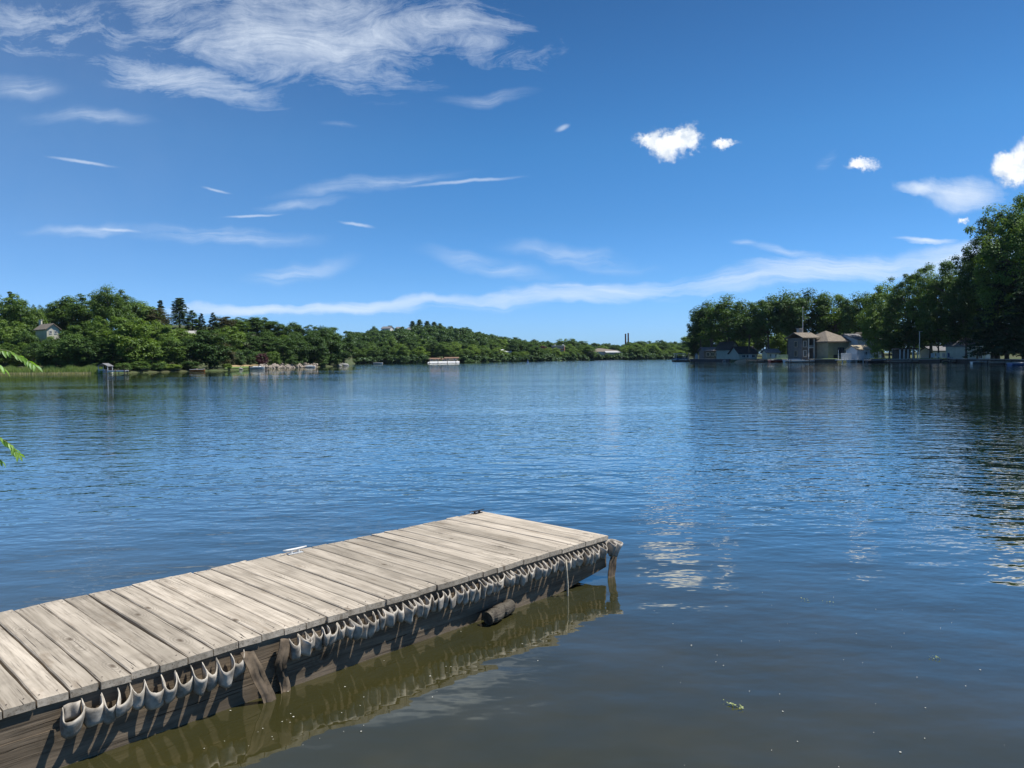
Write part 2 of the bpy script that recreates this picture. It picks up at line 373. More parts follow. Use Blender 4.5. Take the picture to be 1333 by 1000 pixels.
def make_proto(kind, seed):
    """unit trees 12 m tall; crowns of leaf-sized faces in clumps, trunk and limbs"""
    H = 12.0; r_ = np.random.default_rng(seed)
    if kind == 'full':           # crown nearly to the ground
        cs = crown_centres(110, 4.0, 5.3, 6.2, .24, seed); rc = .7 + .8 * r_.random(len(cs)); per = 125; up = .5
        tr = limbs(.24, H, 1.5, cs, nl=9, seed=seed); size = (.13, .27); z0 = .3
    elif kind == 'open':         # clear trunk, spreading crown
        cs = crown_centres(100, 4.5, 4.4, 7.4, .26, seed, -.8); rc = .7 + .9 * r_.random(len(cs)); per = 135; up = .7
        tr = limbs(.30, H, 3.6, cs, nl=16, seed=seed); size = (.12, .24); z0 = 2
    elif kind == 'tall':         # big near trees: same habit, finer leaves
        cs = crown_centres(210, 4.4, 4.9, 6.9, .30, seed, -.85); rc = .40 + .62 * r_.random(len(cs)); per = 190; up = .7
        tr = limbs(.30, H, 3.0, cs, nl=22, seed=seed); size = (.065, .135); z0 = 2
    elif kind == 'spruce':
        cs = []; rc = []
        for z in np.linspace(1.0, 11.6, 26):
            rr = 2.3 * (1 - (z / 12.3)) ** .85
            for k in range(max(2, int(7 * rr / 2.3) + 1)):
                a = r_.random() * 6.28; q = rr * (.55 + .5 * r_.random()); cs.append((q * math.cos(a), q * math.sin(a), z - q * .15)); rc.append(.28 + .32 * rr / 2.3)
        cs = np.array(cs); rc = np.array(rc); per = 50; up = .3
        tr = limbs(.18, H, 1, cs, nl=3, seed=seed); size = (.13, .25)
    elif kind == 'pine':         # wide boughs in tiers
        cs = []; rc = []
        for z in np.linspace(1.3, 11.6, 15):
            rr = 4.4 * (1 - (z / 12.6) ** 1.6) + .4
            nb = 5 + int(r_.random() * 3)
            a0 = r_.random() * 6.28
            for k in range(nb):
                a = a0 + k * 6.28 / nb + r_.random() * .5; L = rr * (.65 + .5 * r_.random())
                for q in np.arange(.3, 1.01, .23):
                    cs.append((q * L * math.cos(a), q * L * math.sin(a), z + .1 * q * L - .04 * (q * L) ** 2 + r_.normal() * .12)); rc.append(.42 + .35 * (1 - q) + .1)
        cs = np.array(cs); rc = np.array(rc); per = 48; up = .6
        tr = limbs(.26, H, 1.4, cs, nl=26, seed=seed); size = (.11, .24)
    elif kind == 'bush':
        H = 4
        cs = crown_centres(40, 2.0, 1.7, 1.9, .2, seed); rc = .45 + .35 * r_.random(len(cs)); per = 110; up = .5
        tr = limbs(.08, H, .4, cs, nl=6, seed=seed); size = (.09, .19)
    flat = {'pine': .38, 'spruce': .6}.get(kind, .7)
    p, nn = clump_leaves(cs, rc, per, flat, up)
    if kind in ('full', 'bush'): p[:, 2] = np.maximum(p[:, 2], .05 + .25 * rng.random(len(p)))
    sz = size[0] + (size[1] - size[0]) * rng.random(len(p))
    top = np.percentile(p[:, 2], 99.8); wid = np.percentile(np.abs(p[:, 0]), 99)
    root = empty('tree_source', (0, 0, -500))
    o = bpy.data.objects.new('crown', leaves_mesh('crown', p, nn, sz, L_MID)); C.objects.link(o); o.parent = root
    tr.build('trunk', BARK, root)
    PROTO.setdefault(kind, []).append((root, top, wid)); HIDE.append(root)
for k, ss in {'full': (1, 2, 3, 4), 'open': (11, 12, 13, 14), 'tall': (51, 52), 'spruce': (21,), 'pine': (31, 32), 'bush': (41, 42)}.items():
    for s_ in ss: make_proto(k, s_)

KN = {'tall': ('broadleaf_tree', 'spreading tree'), 'full': ('broadleaf_tree', 'leafy tree'), 'open': ('broadleaf_tree', 'spreading tree'), 'spruce': ('spruce_tree', 'pointed conifer'), 'pine': ('pine_tree', 'pine'), 'bush': ('bush', 'bush')}
ORD = ['first', 'second', 'third', 'fourth', 'fifth', 'sixth', 'seventh', 'eighth', 'ninth', 'tenth', 'eleventh', 'twelfth', 'thirteenth', 'fourteenth', 'fifteenth', 'sixteenth',
       'seventeenth', 'eighteenth', 'nineteenth', 'twentieth'] + ['twenty-' + x for x in ('first', 'second', 'third', 'fourth', 'fifth', 'sixth', 'seventh', 'eighth', 'ninth')] + \
      ['thirtieth'] + ['thirty-' + x for x in ('first', 'second', 'third', 'fourth', 'fifth', 'sixth', 'seventh', 'eighth', 'ninth')] + ['fortieth'] + ['forty-' + x for x in ('first', 'second', 'third', 'fourth', 'fifth', 'sixth', 'seventh', 'eighth', 'ninth')]
pick = 0
def tree(u, vtop, d, wpx, kind='full', tone='mid green', label='', group=None, rot=None, cat='tree', dep=None, bark=None):
    global pick
    dep = dep or shore_d(u) + d
    g = ground_at(u, dep); p = at(u, dep, vtop); h = max(1.0, p.z - g)
    pr = PROTO[kind]; root, top, wid = pr[pick % len(pr)]; pick += 1
    sz = h / top; sx = wpx / F * dep / 2 / wid
    o = copy_thing(root, (p.x, p.y, g - .05), random.random() * 6.28 if rot is None else rot, (sx, sx, sz), {'crown': LEAFM[tone], 'trunk': bark or BARK})
    o.name = KN[kind][0]
    return tag(o, label, 'bush' if kind == 'bush' else cat, group)
def row(lst, where, group, start='from the left'):
    lst = sorted(lst, key=lambda t: t[0]); i = 0
    heights = sorted(t[1] for t in lst); med = heights[len(heights) // 2]
    for t in lst:
        u, v, d, wp, kind, tone = t[:6]; custom = t[6] if len(t) > 6 else None
        size = 'tall ' if v < med - 9 else ('low ' if v > med + 9 else '')
        lab = custom or f"{size}{tone} {KN[kind][1]}, {ORD[i]} {start} {where}"
        i += 1
        if u < -25 or u > 1358: lab = f"{tone} {KN[kind][1]} at the very edge of {where}"
        tree(u, v, d, wp, kind, tone, lab, group)
g_, dk, lt, ol, dp = 'mid green', 'dark green', 'light green', 'olive brown', 'deep green'
row([(-45, 388, 55, 60, 'full', g_), (5, 383, 60, 50, 'full', g_), (13, 380, 66, 26, 'spruce', dk), (27, 390, 50, 46, 'full', g_), (41, 402, 46, 34, 'full', g_), (48, 397, 74, 17, 'full', dk),
     (62, 402, 84, 26, 'full', dk), (76, 396, 72, 40, 'full', dk), (94, 386, 66, 52, 'full', g_), (116, 384, 62, 54, 'full', g_), (143, 372, 55, 46, 'open', g_), (163, 387, 62, 40, 'full', dk),
     (182, 392, 66, 50, 'full', g_), (200, 401, 62, 40, 'full', ol), (208, 391, 74, 20, 'spruce', dp), (233, 388, 80, 30, 'pine', dp), (250, 404, 76, 22, 'spruce', dk), (262, 408, 70, 14, 'spruce', dp),
     (277, 407, 72, 16, 'spruce', dp), (290, 412, 76, 30, 'full', ol), (304, 415, 74, 36, 'full', g_), (321, 413, 76, 40, 'full', dk), (340, 413, 70, 36, 'full', dk), (358, 418, 64, 36, 'full', g_),
     (376, 420, 60, 34, 'full', g_), (395, 423, 56, 34, 'full', dk), (413, 425, 40, 34, 'full', dk), (430, 426, 34, 34, 'full', dk)],
    'along left bank skyline', 'skyline trees of the left bank')
row([(-30, 425, 30, 60, 'full', dk), (12, 418, 30, 46, 'full', g_), (34, 430, 28, 38, 'full', dk), (94, 424, 30, 44, 'full', dk), (114, 418, 32, 46, 'full', g_), (140, 412, 30, 46, 'full', lt),
     (196, 418, 34, 44, 'full', lt), (214, 424, 32, 40, 'full', g_), (236, 428, 34, 40, 'full', lt), (262, 430, 32, 40, 'full', g_),
     (300, 425, 34, 38, 'full', lt), (320, 432, 38, 38, 'full', dk), (342, 432, 36, 36, 'full', dk), (362, 436, 32, 36, 'full', g_), (384, 434, 30, 34, 'full', dk), (402, 438, 22, 34, 'full', g_)],
    'in left slope middle row', 'trees on the left slope')
row([(-20, 445, 18, 50, 'full', dk), (20, 446, 17, 40, 'full', g_), (44, 446, 14, 30, 'full', dk), (72, 441, 7, 48, 'full', dk), (97, 436, 6, 46, 'full', dk), (122, 440, 7, 44, 'full', dk), (146, 446, 7, 42, 'pine', dk), (170, 414, 6, 58, 'full', lt),
     (197, 444, 6, 40, 'full', g_), (219, 438, 6, 42, 'full', g_), (243, 440, 6, 40, 'full', dk), (272, 430, 4, 54, 'full', dk), (293, 444, 10, 26, 'full', ol),
     (368, 440, 9, 34, 'full', dk), (388, 436, 8, 34, 'full', dk), (408, 432, 6, 36, 'full', dk), (428, 427, 5, 38, 'full', dk), (447, 434, 4, 30, 'full', dk)],
    'in left bank waterside row', 'waterside trees of the left bank')
for u, v, wp, t in ((308, 456, 20, 'dark green'), (322, 455, 20, 'dark green'), (336, 457, 18, 'dark green')):
    tree(u, v, 16, wp, 'bush', t, 'clipped dark hedge bush above the dry lawn, %s of three from the left' % ORD[(308, 322, 336).index(u)], 'hedge bushes above the dry lawn')
tree(341, 460, 8, 15, 'bush', 'maroon', 'round maroon bush beside the lime green bush above the stone bank')
tree(356, 457, 8, 17, 'bush', 'yellow-green', 'bright lime green bush beside the maroon bush above the stone bank')
for i, (u, v, wp, t) in enumerate(((222, 474, 26, 'light green'), (205, 472, 22, dk), (182, 470, 24, g_), (160, 472, 20, dk), (296, 476, 12, 'light green'), (247, 470, 26, dk), (380, 464, 16, dk), (418, 464, 20, dk), (436, 464, 16, dk))):
    tree(u, v, 1.6, wp, 'bush', t, f'{t} waterside bush, {ORD[i]} placed among bushes under the left bank trees' if False else
         {0: 'pale arching bush at the water edge left of the orange boat', 1: 'dark bush low at the water below the light green tree', 2: 'mid green bush at the water right of the small boathouse dock',
          3: 'dark bush directly beside the small boathouse dock', 4: 'light green bush at the water below the dry lawn', 5: 'dark bush at the water right above the orange boat',
          6: 'dark bush at the left end of the stone bank top', 7: 'dark wide bush over the rocks left of the grey boulder', 8: 'small dark bush directly behind the grey boulder'}[i], 'bushes along the left waterline')
# middle shore, individual trees
ml = []
u = 466.0; i = 0
while u < 892:
    if not any(a < u < b for a, b in ((556, 600), (652, 664), (764, 808))):
        tone = [g_, lt, g_, dk, lt, g_][i % 6]
        ml.append((u, (451 if u < 620 else 453) + random.uniform(-4, 5) - (2 if u > 800 else 0), random.uniform(3, 9), random.uniform(17, 25), 'full', tone))
    u += random.uniform(9.5, 13); i += 1
row(ml, 'in far shore waterside row', 'waterside trees of the far shore')
ml = []
u = 470.0; i = 0
while u < 892:
    tone = [dk, g_, dk, g_, lt][i % 5]
    if not (714 < u < 740 or 757 < u < 812): ml.append((u, min(450, 444 + random.uniform(-5, 4)) + (3 if u > 700 else 0), random.uniform(28, 45), random.uniform(18, 27), 'full', tone))
    u += random.uniform(11, 15); i += 1
row(ml, 'in far shore second row', 'second-row trees of the far shore')
row([(768, 450, 75, 22, 'full', dk), (785, 450, 80, 22, 'full', g_), (802, 449, 75, 22, 'full', dk)], 'of three behind the warehouse', 'trees behind the warehouse')
tree(64, 438, 20, 26, 'full', 'mid green', 'low mid green tree directly below the cream hillside house')
tree(706, 450, 26, 18, 'full', 'maroon', 'maroon tree left of the brick building on the far shore')
row([(746, 441, 50, 26, 'full', dk), (733, 441, 90, 20, 'full', g_), (759, 444, 70, 20, 'full', dk)], 'of the three behind the brick building', 'trees behind the brick building')
row([(485, 425, 250, 14, 'full', dk), (508, 424, 262, 18, 'pine', dk), (520, 427, 262, 14, 'pine', dk), (537, 418, 262, 14, 'pine', dk), (546, 416, 262, 15, 'pine', dk), (556, 418, 262, 15, 'pine', dk), (565, 419, 262, 15, 'pine', dk),
     (573, 421, 262, 13, 'pine', dk), (588, 425, 262, 11, 'pine', dk), (606, 426, 262, 20, 'full', dk), (640, 435, 262, 18, 'full', dk), (672, 439, 262, 18, 'full', dk), (699, 443, 240, 22, 'full', dk)],
    'on the far hill crest', 'trees on the crest of the far hill')

# the rest of the far hill wood: one mass
PROF = [(455, 432), (480, 429), (500, 430), (520, 430), (540, 427), (560, 426), (580, 427), (600, 429), (620, 434), (645, 440), (670, 443), (700, 446), (740, 447), (780, 449), (830, 448), (870, 446), (900, 448)]
Ps = []; Ns = []; Sz = []
for k in range(640):
    u = random.uniform(455, 925); d = random.uniform(45, 262); 
    if 715 < u < 812 and d < 130: continue
    uu = min(u, 892); dep = shore_d(uu) + d; g = hfun(uu, d); h = random.uniform(8, 12)
    vt = lerp(PROF, u); zmax = at(u, dep, vt).z + random.uniform(-1.5, .8)
    top = min(g + h, zmax)
    if top < g + 4: continue
    p = at(u, dep); rx = random.uniform(3.2, 5.5); zc = top - rx * .95
    cs = crown_centres(16, rx, rx * .95, 0, .25, k) + np.array([p.x, p.y, zc])
    a, b_ = clump_leaves(cs, np.full(16, 1.35), 64, .7, .5)
    Ps.append(a); Ns.append(b_); Sz.append(.26 + .34 * rng.random(len(a)))
for k in range(260):
    u = random.uniform(464, 893)
    if 554 < u < 601: continue
    d = random.uniform(-.3, 3.5); dep = shore_d(u) + d; p = at(u, dep); rx = random.uniform(1.3, 2.6)
    cs = crown_centres(6, rx, rx * .7, 0, .25, k) + np.array([p.x, p.y, rx * .55])
    a, b_ = clump_leaves(cs, np.full(6, .9), 34, .7, .5); a[:, 2] = np.maximum(a[:, 2], .15); Ps.append(a); Ns.append(b_); Sz.append(.3 + .3 * rng.random(len(a)))
me = leaves_mesh('far_wood', np.concatenate(Ps), np.concatenate(Ns), np.concatenate(Sz), L_FAR)
o = bpy.data.objects.new('far_wood', me); C.objects.link(o); tag(o, 'dense green wood covering the far hill beyond the lake', 'wood', kind='stuff')

# right bank trees
row([(912, 402, 8, 34, 'open', dk), (926, 392, 12, 50, 'open', dk), (948, 385, 7, 62, 'open', g_), (975, 391, 8, 54, 'open', dk), (1000, 385, 10, 58, 'open', dk), (1026, 379, 14, 58, 'open', dk), (1058, 376, 22, 62, 'open', dk),
     (1086, 381, 24, 60, 'open', g_), (1120, 381, 24, 50, 'open', dk), (1150, 368, 18, 54, 'open', g_), (1183, 357, 9, 64, 'tall', dk), (1213, 346, 8, 66, 'tall', g_), (1243, 339, 7, 72, 'tall', dk), (1272, 334, 9, 60, 'tall', dk),
     (1300, 278, 8, 84, 'tall', dk), (1338, 254, 10, 120, 'tall', g_), (1395, 262, 6, 110, 'tall', dk)],
    'along the right bank skyline', 'large trees of the right bank')
row([(1015, 433, 30, 26, 'full', lt), (1098, 402, 40, 40, 'full', lt), (1142, 398, 12, 36, 'full', lt), (903, 440, 5, 16, 'full', dk), (966, 440, 26, 24, 'full', lt)], 'among smaller right bank trees', 'smaller trees between the right bank houses')
row([(1158, 425, 5, 34, 'open', dk), (1190, 418, 6, 40, 'open', dk), (1222, 408, 6, 44, 'open', dk), (1258, 398, 5, 50, 'open', dk), (1312, 345, 3.5, 74, 'pine', dp), (1345, 360, 3, 90, 'pine', dp), (1292, 400, 5, 50, 'pine', dp)],
    'among dark lower right bank trees', 'dark lower trees of the right bank')
row([(u_, 428 + random.uniform(-5, 6) - (8 if u_ > 1140 else 0), 48 + random.uniform(-6, 8), 40, 'full', [dk, g_][int(u_) % 2]) for u_ in range(905, 1345, 23)], 'in right bank back row', 'back-row trees of the right bank')
for r0, *_ in [x for L in PROTO.values() for x in L]:
    for ch in list(r0.children): bpy.data.objects.remove(ch)
    bpy.data.objects.remove(r0)

# ------------------------------------------------------------------ buildings
GLASS = mat('window_glass', (.03, .04, .05), .15, .2, 1, spec=.6)
WHITE = mat('white_paint', (.64, .65, .64), .6, .08, 1.5)
OFFW = mat('cream_siding', (.55, .53, .42), .7, .1, 1)
TANW = mat('tan_siding', (.40, .35, .245), .8, .12, 1.2)
GREYW = mat('grey_brown_siding', (.17, .155, .14), .8, .15, 1.2)
BLUEW = mat('pale_blue_siding', (.50, .54, .57), .7, .1, 1)
GREENW = mat('pale_green_siding', (.40, .45, .38), .8, .1, 1)
SHING = mat('brown_shingles', (.21, .18, .145), .9, .3, 3)
SHGREY = mat('grey_shingles', (.20, .20, .21), .9, .3, 3)
SHDARK = mat('dark_shingles', (.06, .065, .07), .9, .3, 3)
BRICK = mat('red_brick', (.26, .12, .085), .9, .25, 2)
BRICKD = mat('dark_brick', (.17, .085, .07), .9, .25, 2)
ROOFTAN = mat('pale_tan_roof', (.36, .31, .22), .9, .2, 2)
CONC = mat('concrete', (.42, .41, .38), .9, .2, 1.5)
WOODD = mat('dark_timber', (.09, .07, .055), .85, .3, 3)
WOODL = mat('pale_timber', (.34, .30, .25), .85, .25, 3)
METAL = mat('pale_metal', (.55, .56, .57), .4, .1, 2, metal=.6)
BLACK = mat('black_rubber', (.02, .02, .022), .6, .2, 2)
ORANGE = mat('orange_plastic', (.55, .17, .04), .5, .15, 2)
RED = mat('red_paint', (.32, .05, .04), .5, .15, 2)
BLUE = mat('blue_paint', (.08, .16, .32), .5, .15, 2)

def gable_roof(W_, D_, z, h, over=.4, th=.18, along='x'):
    m = MB(); a, b = W_ / 2 + over, D_ / 2 + over
    if along == 'y': a, b = b, a
    prof = [(-b, z - over * h / (b)), (0, z + h), (b, z - over * h / (b))]
    vs = []
    for sx in (-a, a):
        for (y, zz) in prof: vs.append((sx, y, zz))
        for (y, zz) in prof: vs.append((sx, y, zz + th))
    if along == 'y': vs = [(-y, x, zz) for x, y, zz in vs]
    m.add(vs, [(3, 9, 10, 4), (4, 10, 11, 5), (1, 7, 6, 0), (2, 8, 7, 1), (0, 6, 9, 3), (5, 11, 8, 2), (0, 3, 4, 1), (1, 4, 5, 2), (7, 10, 9, 6), (8, 11, 10, 7)])
    return m
def hip_roof(W_, D_, z, h, over=.5, th=.16, ridge=.4):
    a, b = W_ / 2 + over, D_ / 2 + over; rl = max(0.2, a - b * (1 - ridge * 0) ) if a > b else .2
    vs = [(-a, -b, z - .1), (a, -b, z - .1), (a, b, z - .1), (-a, b, z - .1), (-a, -b, z + th), (a, -b, z + th), (a, b, z + th), (-a, b, z + th), (-rl, 0, z + h + th), (rl, 0, z + h + th)]
    return MB().add(vs, [(3, 2, 1, 0), (0, 1, 5, 4), (1, 2, 6, 5), (2, 3, 7, 6), (3, 0, 4, 7), (4, 5, 9, 8), (6, 7, 8, 9), (5, 6, 9), (7, 4, 8)])
def wall_mb(W_, D_, h, gable=0, along='x', z0=-.5):
    m = MB(); a, b = W_ / 2, D_ / 2
    if gable and along == 'x':   # ridge along x, gable ends at +-x
        prof = [(-b, z0), (b, z0), (b, h), (0, h + gable), (-b, h)]
        vs = [(-a, y, z) for y, z in prof] + [(a, y, z) for y, z in prof]
    elif gable:
        prof = [(-a, z0), (a, z0), (a, h), (0, h + gable), (-a, h)]
        vs = [(x, b, z) for x, z in prof] + [(x, -b, z) for x, z in prof]
    else:
        return m.box((0, 0, (h + z0) / 2), (W_, D_, h - z0))
    m.add(vs, [(4, 3, 2, 1, 0), (5, 6, 7, 8, 9), (0, 1, 6, 5), (1, 2, 7, 6), (2, 3, 8, 7), (3, 4, 9, 8), (4, 0, 5, 9)])
    return m
def window(par, x, y, z, w_, h_, face='y', frame=WHITE):
    """a window on the local -y face (face 'y') or +x/-x faces"""
    f = MB(); t = .09
    if face == 'y':
        f.box((x, y - .03, z + h_ / 2), (w_ + t, .08, t)).box((x, y - .03, z - h_ / 2), (w_ + t, .1, t)).box((x - w_ / 2, y - .03, z), (t, .08, h_ - t)).box((x + w_ / 2, y - .03, z), (t, .08, h_ - t)).box((x, y - .03, z), (.05, .06, h_ - t))
        p = MB().box((x, y - .012, z), (w_ - t, .04, h_ - t))
    else:
        s = 1 if face == 'x' else -1
        f.box((x + .03 * s, y, z + h_ / 2), (.08, w_ + t, t)).box((x + .03 * s, y, z - h_ / 2), (.1, w_ + t, t)).box((x + .03 * s, y - w_ / 2, z), (.08, t, h_ - t)).box((x + .03 * s, y + w_ / 2, z), (.08, t, h_ - t))
        p = MB().box((x + .012 * s, y, z), (.04, w_ - t, h_ - t))
    o = f.build('window', frame, par); p.build('pane', GLASS, o); return o
def door(par, x, y, z0, w_=.95, h_=2.05, m_=WOODD):
    o = MB().box((x, y - .03, z0 + h_ / 2), (w_, .07, h_)).build('door', m_, par); MB().box((x + w_ * .36, y - .09, z0 + h_ * .48), (.05, .05, .12)).build('handle', METAL, o); return o
def site(u, d, v=None):
    dep = shore_d(u) + d; p = at(u, dep); p.z = ground_at(u, dep) if v is None else at(u, dep, v).z
    return p
def px(u, d, n): return n / F * (shore_d(u) + d)

# --- tan house on the right bank
p = site(1075, 9); k = px(1075, 9, 1)
h = empty('tan_house', p, R(21), 'large tan two-storey house with brown hip roof behind the flagpole on the right bank', 'house')
wm = wall_mb(38 * k, 8.5, 22 * k); wm.build('wall', TANW, h)
hip_roof(38 * k, 8.5, 22 * k, 14 * k, .7).build('roof', SHING, h)
window(h, .2, -4.25, 11 * k, 1.7, 1.3, frame=WOODD); window(h, -4.6 * .3, -4.25, 3 * k, .8, .9, frame=WOODD)
window(h, 38 * k / 2, -1.5, 12 * k, 1.2, 1.2, 'x'); window(h, 38 * k / 2, 2, 12 * k, 1.2, 1.2, 'x')
lx = -31 * k
MB().box((lx - 7 * k, 1.5, 14 * k - .25), (9 * k, 4.5, 28 * k + .5)).build('wing_wall', GREYW, h)
MB().box((lx + 9.3 * k, 1.5, 14 * k - .25), (5.2 * k, 4.5, 28 * k + .5)).box((lx + 2 * k, 2.2, 14 * k - .25), (9.4 * k, 3, 28 * k + .5)).build('porch_wall', GREYW, h)
MB().box((lx + 2 * k, -.2, 15.2 * k), (9.4 * k, 1.8, .18)).box((lx + 2 * k, -1.05, 17.5 * k), (9.4 * k, .08, .1)).box((lx + 2 * k, -1.05, 16.4 * k), (9.4 * k, .05, .05)).build('balcony', WHITE, h)
for sx in (-2.4, 6.4): MB().box((lx + sx * k, -1.0, 14 * k - .25), (.18, .18, 28 * k + .5)).build('porch_post', WHITE, h)
o = gable_roof(24 * k, 5.0, 28 * k, 6 * k, .4); o.build('wing_roof', SHING, h, loc=(lx, 1.4, .0))
window(h, lx - 7 * k, -.75, 20 * k, .9, 1.3); window(h, lx - 7 * k, -.75, 8 * k, .9, 1.3)
for zz in (8, 20):
    window(h, lx - 11.5 * k, 1.2, zz * k, .9, 1.2, '-x', TANW)
door(h, lx + 2 * k, .7, .1); window(h, lx + 2 * k, .7, 21 * k, 1.2, 1.4)
MB().box((-30 * k, 2.5, 35 * k), (1.0, .8, 1.6)).box((-30 * k, 2.5, 35 * k + .9), (1.2, 1.0, .15)).build('chimney', CONC, h)
# --- white house behind it
p = site(1117, 18); k = px(1117, 18, 1)
h = empty('white_house', p, R(16), 'white two-storey house with grey roof right of the tan house', 'house')
wall_mb(40 * k, 8, 24 * k, 7 * k, 'x').build('wall', BLUEW, h)
gable_roof(40 * k, 8, 24 * k, 7 * k, .4).build('roof', SHGREY, h)
for x in (-4, 1, 7, 12): window(h, x * k, -4, 19 * k, 1.1, 1.25)
for x in (4, 14): window(h, x * k, -4, 8 * k, 1.2, 1.3)
MB().box((-9 * k, -5.2, 4.5 * k), (20 * k, 2.4, 15 * k)).build('lean_to', WHITE, h); gable_roof(20 * k, 2.4, 12 * k, 3 * k, .3).build('lean_to_roof', SHGREY, h, loc=(-9 * k, -5.2, 0))
window(h, -14 * k, -6.4, 7 * k, 1.2, 1.0)
o = gable_roof(10 * k, 5, 28 * k, 5 * k, .3, along='y'); o.build('dormer_roof', SHING, h, loc=(1 * k, -1.8, 0)); 
# --- small tan-roofed boathouse in front of it
p = site(1117, 1.5); k = px(1117, 1.5, 1)
h = empty('boathouse', p, R(14), 'small boathouse with tan gable roof behind the white railings on the right bank', 'boathouse')
wall_mb(19 * k, 3.2, 13 * k, 4.5 * k, 'x').build('wall', BLUEW, h); gable_roof(19 * k, 3.2, 13 * k, 4.8 * k, .25).build('roof', ROOFTAN, h)
window(h, 3 * k, -1.6, 8 * k, .9, .8); door(h, -4 * k, -1.6, .1, .8, 1.7, WHITE)
# white railed deck
def railing(m, a, b, z, h_=.95, n=8):
    a = Vector(a); b = Vector(b)
    for i in range(n + 1):
        q = a.lerp(b, i / n); m.box((q.x, q.y, z + h_ / 2), (.07, .07, h_))
    ang = math.atan2(b.y - a.y, b.x - a.x); L = (b - a).length; c = (a + b) / 2
    for zz in (h_, h_ * .66, h_ * .33): m.box((c.x, c.y, z + zz), (L, .05, .07), ang)
p = site(1110, -2.5); p.z = 0; k = px(1110, -2.5, 1)
h = empty('railed_deck', p, R(-6), 'white railed waterside deck below the small tan-roofed boathouse', 'deck')
MB().box((0, 0, .55), (36 * k, 4.5, .16)).build('deck_floor', WHITE, h)
for x in np.linspace(-17, 17, 5): MB().box((x * k, -2.1, .1), (.16, .16, .8)).build('post', WHITE, h)
m = MB(); railing(m, (-18 * k, -2.2, 0), (18 * k, -2.2, 0), .63, 1.0, 12); m.build('railing', WHITE, h)
m = MB(); m.box((-9 * k, -.5, 1.3), (13 * k, .06, 1.3)); m.build('screen_panel', WHITE, h)
for x in (-16, -6, 6, 17): MB().box((x * k, .9, 1.6), (.09, .09, 2.0)).build('upright', WHITE, h)
# --- houses under the trees at the point
def small_house(name, u, d, wpx, hpx, gpx, rz, wm_, rm_, label, depth=6, along='x', wins=((0, .5),), dr=None, v=None, cat='house', group=None, over=.35, chim=False):
    p = site(u, d, v); k = px(u, d, 1)
    h = empty(name, p, R(rz), label, cat, group)
    wall_mb(wpx * k, depth, hpx * k, gpx * k, along, z0=-.8).build('wall', wm_, h)
    gable_roof(wpx * k, depth, hpx * k, gpx * k * 1.05, over, along=along).build('roof', rm_, h)
    for x, z in wins: window(h, x * k, -depth / 2, z * hpx * k, min(1.3, wpx * k * .18), min(1.2, hpx * k * .4))
    if dr is not None: door(h, dr * k, -depth / 2, .05, .9, min(2.0, hpx * k * .85), WHITE)
    if chim: MB().box((wpx * k * .2, 0, (hpx + gpx) * k + .2), (.6, .6, 1.2)).build('chimney', BRICK, h)
    return h
small_house('gabled_house', 947, 7, 12, 14, 8, 16, GREENW, SHDARK, 'pale green gabled house with dark roof under the trees of the right point', 7, 'y', ((-2, .75), (2, .75), (1, .3)), -3)
small_house('side_house', 967, 9, 24, 8, 8, 8, GREENW, SHDARK, 'low house with dark roof right beside the pale green gable under the trees', 6, 'x', ((-6, .55), (0, .55), (7, .55)), 3)
small_house('cottage', 924, 8, 22, 11, 4, 2, GREYW, SHGREY, 'low grey cottage in deep shade behind the left tip of the right point', 5, 'x', ((-6, .6), (0, .6), (6, .6)), 9)
small_house('garden_shed', 1003, 6, 16, 9, 4, 4, OFFW, SHGREY, 'small cream shed left of the white fence on the right bank', 3, 'x', ((-3, .6), (4, .6)), 0, cat='shed')
small_house('changing_hut', 906.5, 3, 2.6, 6, 1.5, 0, WHITE, SHGREY, 'tiny white hut at the very tip of the right point', .8, 'y', (), 0, cat='hut', over=.08)
small_house('shaded_house', 1262, 10, 28, 18, 9, 10, OFFW, SHGREY, 'cream gabled house half hidden by trees near the right edge', 7, 'y', ((-6, .7), (5, .7), (-6, .25)), 4)
small_house('garden_cottage', 1216, 13, 20, 10, 5, -4, WHITE, SHGREY, 'white cottage in tree shade behind the garden chairs on the right bank', 5, 'x', ((-5, .55), (4, .55)), 0)
# dark open pavilion
p = site(1178, 3); k = px(1178, 3, 1)
h = empty('pavilion', p, R(-3), 'dark flat-roofed pavilion on pale posts in the shade of the right bank', 'pavilion')
MB().box((0, 0, 14 * k), (24 * k, 3.4, .25)).build('roof', WOODD, h); MB().box((0, 1.6, 7 * k), (23 * k, .12, 14 * k - .3)).build('back_wall', GREYW, h)
for x in (-11, -6, -1, 5, 11): MB().box((x * k, -1.6, 7 * k - .13), (.16, .16, 14 * k)).build('post', WHITE, h)
# white picket fence
p = site(1022, 6); k = px(1022, 6, 1); h = empty('picket_fence', p, R(4), 'white picket fence between the cream shed and the tan house', 'fence')
m = MB()
for i in range(22): m.box(((i - 10.5) * k * 1.05, 0, .6), (.12, .03, 1.2))
m.build('pickets', WHITE, h); MB().box((0, .03, .9), (23 * k, .04, .09)).box((0, .03, .35), (23 * k, .04, .09)).build('rail', WHITE, h)
